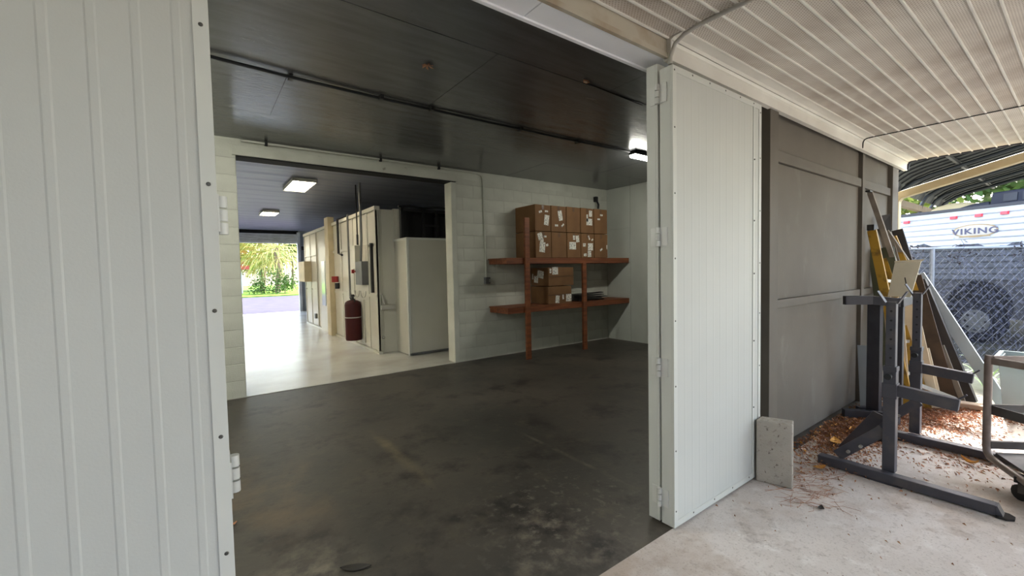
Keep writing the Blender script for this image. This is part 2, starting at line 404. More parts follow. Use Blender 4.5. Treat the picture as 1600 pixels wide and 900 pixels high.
def leaf(name, x0, x1, yf, yb, z0, z1, screws=True):
    d = empty(name, ((x0+x1)/2, (yf+yb)/2, z0), kind='structure')
    B(x0+.001, x1-.001, yf+.006, yb-.003, z0, z1-.001).build('door_core', m_door, d)
    door_skin(x0+.002, x1-.002, yf+.002, z0+.004, z1-.004, .0013 if x0 < 0 else .0006).build('door_face', m_door, d)
    for a, b in ((x0, x0+.034), (x1-.034, x1)):
        B(a, b, yf-.0015, yf+.012, z0, z1).build('edge_trim', m_doortrim, d, bevel=.001)
    B(x0, x0+.0015, yf+.013, yb, z0, z1).build('edge_cap', m_doortrim, d); B(x1-.0015, x1, yf+.013, yb, z0, z1).build('edge_cap', m_doortrim, d)
    B(x0+.034, x1-.034, yf-.0012, yf+.012, z0, z0+.035).build('edge_trim', m_doortrim, d)
    B(x0+.034, x1-.034, yf-.0012, yf+.012, z1-.035, z1).build('edge_trim', m_doortrim, d)
    return d
d1 = leaf('door_1', -.974, .045, 1.34, 1.418, .02, 2.53)
for z in (.38, .722, 1.035, 1.365, 1.689, 2.086, 2.45): screw(.028, 1.3385, z, d1); screw(-.957, 1.3385, z, d1)
d2 = leaf('door_2', -.974, .040, 1.4335, 1.503, .02, 2.57)
d3 = leaf('door_3', 2.06, 3.08, 1.34, 1.418, .015, 2.53)
for z in (.10, .44, .80, 1.16, 1.5, 1.85, 2.2, 2.50): screw(2.076, 1.3385, z, d3); screw(3.063, 1.3385, z-.03, d3)
for x in (2.25, 2.43, 2.61, 2.79, 2.97): screw(x, 1.3388, 2.512, d3)
for x in (2.25, 2.48, 2.70, 2.92): screw(x, 1.3388, .033, d3)
B(2.965, 2.985, 1.3378, 1.342, .05, 2.5).build('edge_trim', m_doortrim, d3)
for z in (.5, .95, 1.4, 1.75, 2.15): screw(2.975, 1.334, z, d3)
d4 = leaf('door_4', 2.06, 3.08, 1.4335, 1.503, .015, 2.57)
for z in (.6, 1.05, 1.5, 2.0):
    pass
def hinge(xe, z, sgn, parent):
    h = MB(); h.box(xe-.005 if sgn < 0 else xe, xe if sgn < 0 else xe+.005, 1.374, 1.478, z-.05, z+.05)
    o = h.build('hinge', m_hinge, parent)
    for i in range(3):
        a = z-.053+i*.0365
        MB().tube([(xe+sgn*.013, 1.4255, a), (xe+sgn*.013, 1.4255, a+.031)], .0125, 12).build('knuckle', m_hinge, o, smooth=True)
    return o
for z in (2.40, 1.627, .903, .164):
    hinge(2.06, z, -1, d3); hinge(.045, z, 1, d1)
# ---- porch soffit (ceiling.001)
so_ = empty('ceiling', (2, 0, 2.7), kind='structure')
B(-5, 7.075, -3.4, 1.34, 2.735, 2.80).build('roof_core', m_roofout, so_)
B(-5, 7.075, 1.20, 1.60, 2.735, 3.3).build('roof_core', m_roofout, so_)
secs = ((-5, -1.2), (-1.196, 2.098), (2.102, 5.36), (5.366, 7.075))
SP = .0915
k = 0; y = 1.336 + SP*.6
strip_cache = {}; bead_cache = {}
while y > -3.35:
    for si, (a, b) in enumerate(secs):
        if y > 1.38 and si > 1: continue
        if si not in strip_cache:
            m = MB(); L = (b-a)/2; w_s = SP-.0035
            ring = [(-L, -w_s, 0), (-L, -w_s, .012), (-L, -.004, .012), (-L, -.004, 0)]
            m.prism(ring, (2*L, 0, 0))
            o = m.build('soffit_strip', m_soffit, so_, local=True); strip_cache[si] = o
        else: o = copy_part(strip_cache[si], so_, (0, 0, 0))
        if si not in bead_cache:
            L = (b-a)/2
            bo_ = MB().prism([(-L, 0, -.007), (-L, -.003, -.009), (-L, -.010, -.009), (-L, -.013, -.007), (-L, -.013, .004), (-L, 0, .004)], (2*L, 0, 0)).build('soffit_rib', m_cove, so_, local=True); bead_cache[si] = bo_
        else: bo_ = copy_part(bead_cache[si], so_, (0, 0, 0))
        bo_.location = ((a+b)/2-2, y+.004, 0)
        o.location = ((a+b)/2-2, y, .006)
        o.location = ((a+b)/2-2, y, random.uniform(-.0008, .0008))
    y -= SP
# cove between soffit and wall, in four bent strips
def cove(a, b):
    P = [(1.296, 2.698), (1.358, 2.694), (1.374, 2.685), (1.383, 2.670), (1.387, 2.65), (1.388, 2.592)]
    cuts = ((0, 2, 0), (2, 3, -.004), (3, 5, 0))
    for i, j, dz in cuts:
        ring = [(a, P[q][0]+.0015*(q == i), P[q][1]+dz) for q in range(i, j+1)]
        back = [(a, P[q][0]+.012, P[q][1]+.012) for q in range(j, i-1, -1)]
        MB().prism(ring+back, (b-a, 0, 0)).build('cove_strip', m_cove, so_)
    B(a, b, 1.385, 1.42, 2.585, 2.60).build('wall_channel', m_cove, so_)
for a, b in secs[2:]: cove(a, b)
B(2.10, 2.112, 1.375, 1.41, 2.60, 2.70).build('cove_end', m_cove, so_)
B(-5, 2.10, 1.40, 1.412, 2.60, 2.71).build('edge_fascia', m_trimtan, so_)
for xs_ in (5.363,):
    pts = [(xs_, -2.5, 2.693), (xs_, 1.30, 2.69), (xs_, 1.35, 2.687), (xs_, 1.372, 2.678), (xs_, 1.382, 2.655), (xs_, 1.385, 2.60)]
    MB().tube(pts, .005, 6).build('seam_bead', m_dark, so_)
# eave edge: drip trim following the end profile
pts = [(7.08, -3.4, 2.70), (7.08, 1.33, 2.70), (7.08, 1.365, 2.69), (7.08, 1.38, 2.66), (7.08, 1.388, 2.59)]
m = MB()
for p, q in zip(pts, pts[1:]): m.beam(p, q, .03, .014, side=(0, 0, 1) if abs(p[1]-q[1]) > .04 else (0, 1, 0))
m.build('eave_trim', m_rvtrim, so_)
# painted conduit crossing the soffit above the folded door
cpts = [(2.12, -2.5, 2.678), (2.10, .7, 2.678), (2.09, 1.0, 2.678), (2.08, 1.2, 2.676), (2.075, 1.28, 2.664), (2.07, 1.33, 2.635), (2.07, 1.358, 2.58), (2.07, 1.36, 2.54)]
c_ = empty('conduit', (2.1, .5, 2.67), 'pale painted conduit bending across the porch ceiling down behind the folded right door', 'conduit')
MB().tube(cpts, .011, 10).build('tube', m_cable, c_, smooth=True)
for yy in (.82, .45, .1): B(2.085, 2.125, yy-.008, yy+.008, 2.675, 2.70).build('clip', m_dark, c_)

# added, unseen end wall and boundary fence that keep light off the doors
w_ = B(-5.1, -5, -4.6, 1.6, -.1, 3.3).build('wall_added_end', m_grey); tag(w_, kind='structure')
w_ = B(-8, 6.9, -4.6, -4.5, -.1, 2.62).build('wall_added_boundary', m_bgrey); tag(w_, kind='structure')
# ---- far room
wf = empty('wall_far', (3, 18.6, 0), kind='structure')
B(-4.2, .3, 18.55, 18.75, 0, 3.5).build('wall_section', m_bluegrey, wf)
B(3.2, 9.2, 18.55, 18.75, 0, 3.5).build('wall_section', m_bluegrey, wf)
B(.3, 3.2, 18.55, 18.75, 2.98, 3.5).build('wall_section', m_dark, wf)
B(-4.35, -4.2, 6, 18.75, 0, 3.5).build('wall_left', m_wallpanel)['kind'] = 'structure'
B(9.2, 9.35, 6, 18.75, 0, 3.5).build('wall_right', m_wallpanel)['kind'] = 'structure'
B(7.0, 9.2, 6.0, 6.2, 0, 3.5).build('wall_near', m_wallpanel)['kind'] = 'structure'
B(-4.2, -1.75, 6.0, 6.2, 0, 3.5).build('wall_near', m_wallpanel)['kind'] = 'structure'
rd = empty('door_5', (1.35, 18.5, 2.66), kind='structure')
for i in range(5):
    z = 2.66 + i*.075
    MB().prism([(.3, 18.50, z), (.3, 18.475, z+.018), (.3, 18.475, z+.055), (.3, 18.50, z+.073), (.3, 18.52, z+.073), (.3, 18.52, z)], (2.9, 0, 0)).build('shutter_slat', m_shutter, rd)
B(3.14, 3.24, 18.42, 18.56, 0, 3.1).build('guide_rail', m_shutter, rd)
B(.26, .34, 18.42, 18.56, 0, 3.1).build('guide_rail', m_shutter, rd)
MB().tube([(3.3, 18.35, 2.55), (3.3, 18.35, 2.4)], .05, 10).build('chain_hoist', m_dark, rd)
# corrugated painted ceiling of the far room
m = MB(); N = 22; y0, y1 = 6.2, 18.6; prof = []
for i in range(N):
    a = y0 + (y1-y0)*i/N; p = (y1-y0)/N
    prof += [(a, 3.17), (a+p*.55, 3.17), (a+p*.75, 3.161), (a+p*.9, 3.161)]
prof.append((y1, 3.17))
m.prism([(-4.2, a, z) for a, z in prof] + [(-4.2, y1, 3.5), (-4.2, y0, 3.5)], (13.4, 0, 0))
c2 = m.build('ceiling', m_ceil2); tag(c2, kind='structure')
tag(B(-4.35, 9.35, 6.2, 18.75, 3.45, 3.6).build('ceiling', m_roofout), kind='structure')
# jamb steel stop where floor levels meet
# ================================================================== THINGS IN THE FAR ROOM
def troffer(x, y, label, ml=None, hl=.56):
    e = empty('ceiling_light', (x, y, 3.14), label, 'ceiling light')
    m = MB()
    m.box(x-.2, x+.2, y-hl, y-hl+.03, 3.10, 3.15); m.box(x-.2, x+.2, y+hl-.03, y+hl, 3.10, 3.15)
    m.box(x-.2, x-.185, y-hl, y+hl, 3.10, 3.15); m.box(x+.185, x+.2, y-hl, y+hl, 3.10, 3.15)
    m.box(x-.2, x+.2, y-hl, y+hl, 3.148, 3.155)
    m.build('fixture_frame', m_hinge, e)
    for i in range(6):
        xx = x-.155+i*.062
        MB().tube([(xx, y-hl+.04, 3.122), (xx, y+hl-.04, 3.122)], .011, 8).build('tube', ml or m_lamp, e)
troffer(1.58, 8.85, 'bright ceiling light of six tubes in the far room, the nearer of two')
troffer(-1.6, 8.85, 'added far room ceiling light for brightness, unseen left of the block pier, nearer one', m_lamp_added)  # added lamp out of view, brightens the far room
troffer(-1.6, 13.2, 'added far room ceiling light for brightness, unseen left of the block pier, farther one', m_lamp_added)  # another added, unseen lamp to lift the far room
troffer(1.58, 13.2, 'small bright ceiling light in the far room, close to the shutter door', hl=.42)
# long white booth
bo = empty('spray_booth', (2.7, 10.8, 0), 'long white metal spray booth with framed side panels, door and cream column', 'booth')
B(2.57, 5.6, 7.62, 13.9, .02, 2.60).build('booth_body', m_booth, bo)
B(2.53, 2.60, 7.5, 13.9, 0, .05).build('base_rail', m_booth, bo)
B(2.52, 2.62, 7.5, 13.9, 2.57, 2.64).build('top_rail', m_booth, bo, bevel=.004)
ypan = [7.55, 8.0, 8.95, 9.85, 10.45]
for yy in (7.57, 8.02, 8.95, 9.85, 12.35, 13.1, 13.86):
    B(2.54, 2.58, yy-.03, yy+.03, .05, 2.57).build('frame_post', m_booth, bo)
for a, b in ((7.6, 7.99), (8.05, 8.92), (8.98, 9.82), (9.88, 10.5), (12.38, 13.07), (13.13, 13.83)):
    for z0, z1 in ((.06, 1.02), (1.07, 1.94), (1.99, 2.56)):
        B(2.553, 2.572, a, b, z0, z1).build('side_panel', m_booth, bo, bevel=.003)
B(2.53, 2.57, 7.55, 10.45, 1.02, 1.07).build('mid_rail', m_booth, bo)
B(2.53, 2.57, 8.95, 10.5, 1.935, 1.99).build('mid_rail', m_booth, bo)
B(2.54, 2.57, 12.3, 13.9, 1.06, 1.09).build('mid_rail', m_booth, bo)
B(2.54, 2.57, 12.3, 13.9, 1.96, 1.99).build('mid_rail', m_booth, bo)
c = B(2.44, 2.58, 10.52, 10.85, 0, 2.78).build('column', m_boothtan, bo, bevel=.004)
dr = B(2.535, 2.575, 11.0, 11.95, .03, 2.12).build('booth_door', m_booth, bo, bevel=.003)
B(2.525, 2.54, 11.35, 11.72, .66, 1.78).build('door_window', m_glass, dr)
B(2.50, 2.535, 11.1, 11.14, .95, 1.1).build('door_handle', m_steel, dr)
B(2.50, 2.56, 12.5, 12.62, .25, .38).build('vent', m_ebox, bo)
B(2.36, 2.55, 13.0, 13.85, 1.25, 1.82).build('control_cabinet', m_boothtan, bo)
B(2.505, 2.56, 7.72, 7.78, 1.1, 2.0).build('gasket', m_black, bo)
# booth end face
B(2.55, 2.60, 7.54, 7.63, 0, 2.64).build('corner_post', m_booth, bo)
B(2.60, 2.66, 7.58, 7.63, 0, 2.60).build('end_panel', m_booth, bo)
B(2.665, 2.90, 7.59, 7.64, .01, 2.60).build('end_panel', m_booth, bo)
B(2.90, 3.0, 7.56, 7.64, 1.9, 2.62).build('end_panel', m_booth, bo)
hb = MB(); hb.tube([(2.62, 7.54, 1.08), (2.64, 7.52, .98), (2.66, 7.52, .90)], .02, 8); hb.box(2.60, 2.86, 7.50, 7.56, .80, .88)
hb.build('latch_bar', m_cable, bo)
MB().tube([(2.64, 7.585, .29), (2.64, 7.56, .29), (2.64, 7.545, .29)], [.028, .028, .012], 12).build('round_knob', m_bolt, bo)
# dark upper rack with ducting behind the low cabinet
B(2.91, 3.02, 7.57, 7.6, 2.06, 2.6).build('end_panel', m_ebox, bo)
du = empty('duct_rack', (4.2, 8.2, 2.0), 'black equipment rack with ducting above the low cabinet beside the booth', 'rack')
B(3.02, 5.6, 7.585, 7.60, 2.06, 2.60).build('back_sheet', m_dark, du)
for x in (2.93, 3.35, 3.62, 4.4): B(x, x+.04, 7.3, 7.35, 2.07, 2.60).build('upright', m_black, du)
B(2.93, 5.6, 7.3, 7.35, 2.56, 2.61).build('crossbar', m_black, du)
B(3.35, 3.66, 7.28, 7.32, 2.3, 2.33).build('crossbar', m_black, du)
m = MB(); pts = [(2.9+i*.25, 7.35+.05*math.sin(i), 2.635+.03*abs(math.sin(i*1.7))) for i in range(11)]
m.tube(pts, .022, 8).build('hose', m_black, du, smooth=True)
B(3.7, 5.6, 7.36, 7.56, 2.12, 2.5).build('duct', m_black, du)
lc = empty('low_cabinet', (4.1, 7.3, 0), 'plain white boxed cabinet joined to the booth end, lower than the booth', 'cabinet')
B(2.90, 5.6, 7.0, 7.62, .015, 2.03).build('cabinet_body', m_booth, lc, bevel=.003)
B(2.885, 2.93, 6.985, 7.03, 0, 2.06).build('corner_trim', m_doortrim, lc)
B(2.93, 5.6, 6.98, 7.02, 2.02, 2.06).build('top_trim', m_doortrim, lc); B(2.885, 2.92, 7.03, 7.62, 2.02, 2.06).build('top_trim', m_doortrim, lc)
B(2.90, 5.6, 6.985, 7.0, .015, .05).build('base_trim', m_ebox, lc)
# hanging red cylinder
ex = empty('extinguisher_tank', (2.42, 8.4, .2), 'large dark red suppression cylinder hung low on the booth side', 'fire extinguisher')
lathe(2.38, 8.50, [(.16, .10), (.165, .145), (.19, .152), (.85, .152), (.90, .14), (.93, .10), (.945, .05)], 24).build('tank', m_red, ex, smooth=True)
MB().tube([(2.38, 8.50, .50+.1), (2.38, 8.50, .62)], .155, 24).build('strap', m_bolt, ex)
MB().tube([(2.38, 8.5, .94), (2.38, 8.5, 1.0), (2.38, 8.5, 1.01), (2.38, 8.5, 1.05)], [.025, .025, .045, .03], 10).build('valve', m_black, ex)
for dy in (-.12, .12): MB().tube([(2.38, 8.5+dy, .9), (2.38, 8.5+dy, .97)], .012, 6).build('lug', m_black, ex)
B(2.52, 2.552, 8.3, 8.7, .12, .95).build('back_bracket', m_booth, ex)
# electric disconnect box with conduits from ceiling
eb = empty('switch_box', (2.5, 8.2, 1.24), 'grey electrical switch box with red lever on the booth side', 'switch box')
B(2.42, 2.55, 8.0, 8.40, 1.24, 1.68).build('box', m_ebox, eb, bevel=.006)
B(2.38, 2.42, 8.47, 8.53, 1.46, 1.53).build('red_lever', m_redh, eb); B(2.41, 2.45, 8.40, 8.48, 1.48, 1.51).build('lever_arm', m_redh, eb)
B(2.44, 2.55, 8.46, 8.68, 1.55, 2.0).build('back_plate', m_booth, eb)
cn = empty('ceiling_conduit', (2.5, 8.2, 1.68), 'grey vertical conduit from the ceiling down to the grey switch box', 'conduit')
MB().tube([(2.47, 8.12, 3.145), (2.47, 8.12, 2.1), (2.47, 8.16, 1.9), (2.47, 8.2, 1.68)], .024, 8).build('pipe', m_ebox, cn, smooth=True)
MB().tube([(2.47, 8.36, 3.145), (2.47, 8.36, 2.2)], .012, 8).build('chain', m_dark, cn)
MB().tube([(2.47, 8.36, 2.2), (2.47, 8.36, 2.0)], .02, 8).build('plug', m_black, cn)
cn = empty('booth_conduit', (2.5, 9.0, 1.0), 'thin grey conduit running down the booth side above the red cylinder', 'conduit')
MB().tube([(2.62, 9.0, 2.66), (2.48, 9.02, 2.66), (2.48, 9.02, 1.0), (2.45, 8.9, .96)], .02, 8).build('pipe', m_ebox, cn, smooth=True)
cn = empty('black_cable', (2.5, 9.8, 1.7), 'thick black cable hanging over the booth top edge', 'cable')
MB().tube([(2.75, 9.2, 2.68), (2.6, 9.6, 2.68), (2.48, 9.8, 2.64), (2.48, 9.8, 1.9), (2.5, 9.6, 1.86)], .025, 8).build('cable_run', m_black, cn, smooth=True)
al = empty('alarm_pull', (2.5, 10.1, 1.1), 'small dark red valve with black body on the booth side left of the cylinder', 'valve')
MB().tube([(2.5, 10.1, 1.12), (2.5, 10.1, 1.25)], .05, 10).build('body', m_black, al)
MB().tube([(2.46, 10.1, 1.27), (2.46, 10.1, 1.40)], .075, 12).build('red_head', m_redh, al)
m = MB()
for yy in (8.15, 8.55, 8.8):
    m.tube([(2.48, yy+.16*math.cos(a), 1.12+.13*math.sin(a)) for a in [PI*q/8 for q in range(8, 17)]], .008, 6)
o = m.build('hose_loops', m_cable); tag(o, 'thin grey cable loops hanging below the grey switch box', 'cable')
# ================================================================== STORE ROOM THINGS
sh = empty('wooden_shelf', (5.4, 5.7, 0), 'two tier reddish wooden shelf on two posts along the block wall', 'shelf')
for zb, zt in ((1.56, 1.655), (.765, .86)):
    B(3.90, 6.865, 5.445, 5.485, zb, zt).build('front_rail', m_wood, sh, bevel=.002)
    B(3.92, 6.865, 5.958, 5.994, zb, zt-.02).build('back_rail', m_wood, sh)
    B(3.90, 3.94, 5.485, 5.958, zb, zt-.02).build('end_rail', m_wood, sh)
    B(6.825, 6.865, 5.485, 5.958, zb, zt-.02).build('end_rail', m_wood, sh)
    B(3.90, 6.865, 5.487, 5.994, zt-.018, zt).build('shelf_board', m_wood, sh)
B(4.235, 4.325, 5.40, 5.443, 0, 2.30).build('post', m_wood, sh, bevel=.002)
B(5.535, 5.625, 5.40, 5.443, 0, 1.56).build('post', m_wood, sh, bevel=.002)
def carton(x0, x1, y0, y1, z0, z1, label, stickers, side=(), band=False):
    e = empty('cardboard_box', ((x0+x1)/2, (y0+y1)/2, z0), label, 'box', 'cardboard boxes on the wooden shelf')
    B(x0+.006, x1-.006, y0, y1, z0, z1-.008).build('carton', m_card, e, bevel=.006)
    if band: B(x0+.006, x1-.006, y0-.0012, y0, z0+(z1-z0)*.46, z0+(z1-z0)*.54).build('tape', m_tape, e)
    else: B((x0+x1)/2-.025, (x0+x1)/2+.025, y0-.0012, y0+.002, z1-.09, z1-.01).build('tape', m_tape, e)
    for (u, v, w, h, a) in stickers:
        cx, cz = x0+u*(x1-x0), z0+v*(z1-z0); ca, sa = math.cos(a), math.sin(a)
        ring = [(cx+ca*i*w/2-sa*j*h/2, y0-.0005, cz+sa*i*w/2+ca*j*h/2) for i, j in ((-1, -1), (1, -1), (1, 1), (-1, 1))]
        MB().prism(ring, (0, -.0012, 0)).build('paper_label', m_label, e)
    for (u, v, w, h, a) in side:
        cy, cz = y0+u*(y1-y0), z0+v*(z1-z0); ca, sa = math.cos(a), math.sin(a)
        ring = [(x0+.0055, cy+ca*i*w/2-sa*j*h/2, cz+sa*i*w/2+ca*j*h/2) for i, j in ((-1, -1), (1, -1), (1, 1), (-1, 1))]
        MB().prism(ring, (-.0012, 0, 0)).build('paper_label', m_label, e)
xb = [4.48, 4.835, 5.195, 5.54, 5.885, 6.25]
zt0, zt1, zt2 = 1.657, 2.10, 2.545
top = [('leftmost box of the upper row with one big and two small labels', [(.35, .72, .07, .035, .3), (.72, .75, .07, .03, 0), (.72, .42, .10, .17, -.15)]),
       ('second box from left in the upper row, one tilted label', [(.6, .62, .09, .17, .2), (.35, .24, .07, .035, 0), (.75, .26, .07, .03, .7)]),
       ('middle box of the upper row on the shelf, plain without labels', []),
       ('fourth box from left in the upper row, three stacked labels at its right', [(.75, .78, .08, .11, 0), (.5, .6, .04, .13, 0), (.65, .45, .15, .12, 0)]),
       ('rightmost box of the upper row with two tiny labels', [(.55, .75, .07, .03, 0), (.35, .58, .07, .03, 0)])]
bot = [('leftmost box of the lower row with a column of scattered labels', [(.3, .8, .10, .12, .3), (.6, .8, .06, .03, 0), (.4, .65, .07, .06, 0), (.42, .4, .12, .17, -.1), (.72, .48, .05, .04, .3)]),
       ('second box from left in the lower row, plain brown front', []),
       ('middle box of the lower row with three labels near its centre', [(.5, .8, .05, .08, 0), (.75, .76, .08, .12, .15), (.4, .48, .16, .13, 0)]),
       ('fourth box from left in the lower row, covered with six labels', [(.6, .82, .03, .08, .4), (.85, .74, .05, .03, .6), (.25, .52, .07, .06, 0), (.7, .45, .13, .13, 0), (.3, .12, .07, .05, 0), (.62, .16, .09, .11, 0)]),
       ('rightmost box of the lower row with one slanted small label', [(.5, .34, .07, .03, .6), (.92, .45, .02, .08, 0)])]
for i in range(5):
    d = random.uniform(-.006, .006)
    carton(xb[i], xb[i+1], 5.42+.03+d, 5.99, zt1+.001, zt2+.012*i*.4, 'brown cardboard ' + top[i][0], top[i][1])
    carton(xb[i], xb[i+1], 5.445+d, 5.99, zt0, zt1, 'brown cardboard ' + bot[i][0], bot[i][1])
carton(4.80, 5.40, 5.50, 5.98, 1.173, 1.50, 'wide cardboard box, upper of two on the lower shelf, labels at top', [(.08, .8, .04, .08, 0), (.26, .8, .13, .13, 0)], [(.45, .62, .17, .13, .2), (.7, .35, .11, .12, .1), (.9, .5, .03, .1, 0)], band=True)
carton(4.79, 5.345, 5.50, 5.98, .862, 1.170, 'wide cardboard box, lower of two on the lower shelf, labels at bottom', [(.38, .25, .09, .13, -.1), (.62, .36, .04, .08, 0), (.86, .3, .13, .13, 0)], band=True)
for i in range(5):
    z = .862+i*.026; a = random.uniform(-.12, .12)
    m = MB(); l = random.uniform(.35, .6)
    m.prism([(5.62, 5.60, z), (5.62+l+.25, 5.58+a, z+.02*i*.3), (5.62+l+.3, 5.72+a, z+.02*i*.3), (5.62, 5.90, z)], (0, 0, .011))
    o = m.build('black_folder', m_black); tag(o, ['lowest', 'second from bottom', 'middle', 'second from top', 'topmost'][i] + ' black sheet in the fanned pile on the lower shelf', 'folder', 'black sheets on the lower shelf')
hk = empty('wall_bracket', (6.52, 5.97, 2.75), 'small black bracket high on the block wall above the boxes', 'bracket')
B(6.47, 6.53, 5.93, 5.999, 2.80, 2.90).build('plate', m_black, hk); MB().tube([(6.50, 5.94, 2.82), (6.53, 5.92, 2.74), (6.52, 5.92, 2.66)], .02, 8).build('hook', m_black, hk)
# conduit with outlet
oc = empty('wall_conduit', (3.83, 5.98, 1.28), 'white painted conduit along the ceiling edge and down the block wall', 'conduit')
MB().tube([(.45, 5.95, 3.045), (2.0, 5.95, 3.05), (3.70, 5.975, 3.045), (3.79, 5.98, 3.02), (3.83, 5.982, 2.95), (3.835, 5.982, 2.7), (3.85, 5.982, 1.36)], .0125, 8).build('pipe', m_block, oc, smooth=True)
for x in (.7, 2.1, 3.0): B(x, x+.03, 5.93, 5.97, 3.02, 3.065).build('clip', m_dark, oc)
ob = empty('outlet_box', (3.85, 5.97, 1.24), 'small grey outlet box at the end of the wall conduit', 'outlet')
B(3.81, 3.90, 5.93, 5.998, 1.24, 1.35).build('box', m_ebox, ob, bevel=.004); B(3.875, 3.895, 5.925, 5.93, 1.27, 1.32).build('cover', m_bolt, ob)
# surface cable on ceiling
cc = empty('ceiling_cable', (2, 3.88, 3.05), 'dark cable conduit clipped along the dark ceiling to the strip light', 'cable')
MB().tube([(-1.6, 3.80, 3.045), (.1, 3.80, 3.042), (.7, 3.85, 3.044), (1.4, 3.89, 3.052), (2.4, 3.88, 3.052), (3.5, 3.87, 3.055), (4.85, 3.82, 3.055)], .013, 6).build('cable_run', m_carp, cc)
for x in (.66, 1.4, 1.9, 3.0, 3.9): B(x-.015, x+.015, 3.84, 3.91, 3.035, 3.075).build('clip', m_joint, cc)
ll = empty('strip_light', (5.5, 3.8, 3.0), 'glowing white strip light on the dark ceiling by the right door', 'ceiling light')
B(4.88, 6.1, 3.74, 3.86, 3.02, 3.069).build('housing', m_dark, ll, bevel=.008)
MB().prism([(4.885, 3.75, 3.02), (4.885, 3.765, 2.985), (4.885, 3.835, 2.985), (4.885, 3.85, 3.02)], (1.21, 0, 0)).build('diffuser', m_led, ll)
l2 = empty('strip_light', (-.9, 3.8, 3.0), 'added strip light on the dark ceiling, unseen behind the left door, to brighten the store room', 'ceiling light')  # added out of view so the store room is bright enough
B(-1.5, -.28, 3.74, 3.86, 3.02, 3.069).build('housing', m_dark, l2, bevel=.008)
MB().prism([(-1.495, 3.75, 3.02), (-1.495, 3.765, 2.985), (-1.495, 3.835, 2.985), (-1.495, 3.85, 3.02)], (1.21, 0, 0)).build('diffuser', m_led_added, l2)
ho = empty('lamp_socket', (2.74, 2.62, 3.05), 'small open hole with torn copper edge and wire in the dark ceiling', 'socket')
MB().prism([(2.70, 2.60, 3.066), (2.745, 2.585, 3.064), (2.785, 2.61, 3.068), (2.77, 2.64, 3.068), (2.73, 2.632, 3.066)], (0, 0, -.006)).build('rim', m_leaf, ho)
MB().prism([(2.715, 2.604, 3.061), (2.745, 2.598, 3.06), (2.76, 2.615, 3.061), (2.735, 2.622, 3.061)], (0, 0, -.004)).build('torn_edge', m_boothtan, ho)
MB().tube([(2.78, 2.63, 3.062), (3.6, 2.68, 3.064)], .006, 6).build('wire', m_black, ho)
ho = empty('ceiling_stain_chip', (1.5, 3.1, 3.06), 'torn brown patch hanging from the dark ceiling near the doorway', 'debris')
m = MB()
for i in range(6):
    a = i*1.05; m.prism([(1.50, 3.10, 3.067), (1.50+.05*math.cos(a), 3.1+.05*math.sin(a), 3.055), (1.50+.04*math.cos(a+.5), 3.1+.04*math.sin(a+.5), 3.062)], (0, 0, -.003))
m.build('flakes', m_leaf, ho)
# leaf and chips on dark floor
def leafblade(x, y, z, L, W, a, m_, name='fallen_leaf', label=None, curl=.01, group=None):
    m = MB(); ca, sa = math.cos(a), math.sin(a); n = 7
    top, bt = [], []
    for i in range(n):
        t = i/(n-1); w_l = W*math.sin(PI*min(1, t*1.02))**.8/2+.0008
        px = (t-.5)*L; zz = z + curl*(4*(t-.5)**2)
        top.append((x+ca*px-sa*w_l, y+sa*px+ca*w_l, zz+curl*.5)); bt.append((x+ca*px+sa*w_l, y+sa*px-ca*w_l, zz+curl*.5))
    b = len(m.v); mid = []
    for i in range(n):
        t = i/(n-1); px = (t-.5)*L; mid.append((x+ca*px, y+sa*px, z+curl*(4*(t-.5)**2)))
    for i in range(n-1):
        m.prism([top[i], top[i+1], mid[i+1], mid[i]], (0, 0, .0015)); m.prism([mid[i], mid[i+1], bt[i+1], bt[i]], (0, 0, .0015))
    o = m.build(name, m_); tag(o, label, 'leaf', group); return o
leafblade(.565, 2.13, .001, .15, .05, -.52, m_leafd, label='single dark curled leaf on the dark concrete floor', curl=.007)
leafblade(.1, 2.95, .001, .04, .02, .3, m_leaf, label='tiny brown leaf on the dark floor close to the left door', curl=.01)
# ================================================================== PORCH THINGS
# concrete doorstop block
m = MB()
m.hexa([(2.985, 1.325, 0), (3.045, 1.125, 0), (3.15, 1.16, 0), (3.09, 1.335, 0), (2.985, 1.325, .42), (3.045, 1.125, .425), (3.15, 1.16, .425), (3.09, 1.335, .42)])
o = m.build('concrete_block', m_stone, bevel=.008); tag(o, 'upright pale speckled concrete block standing against the folded right door', 'block')
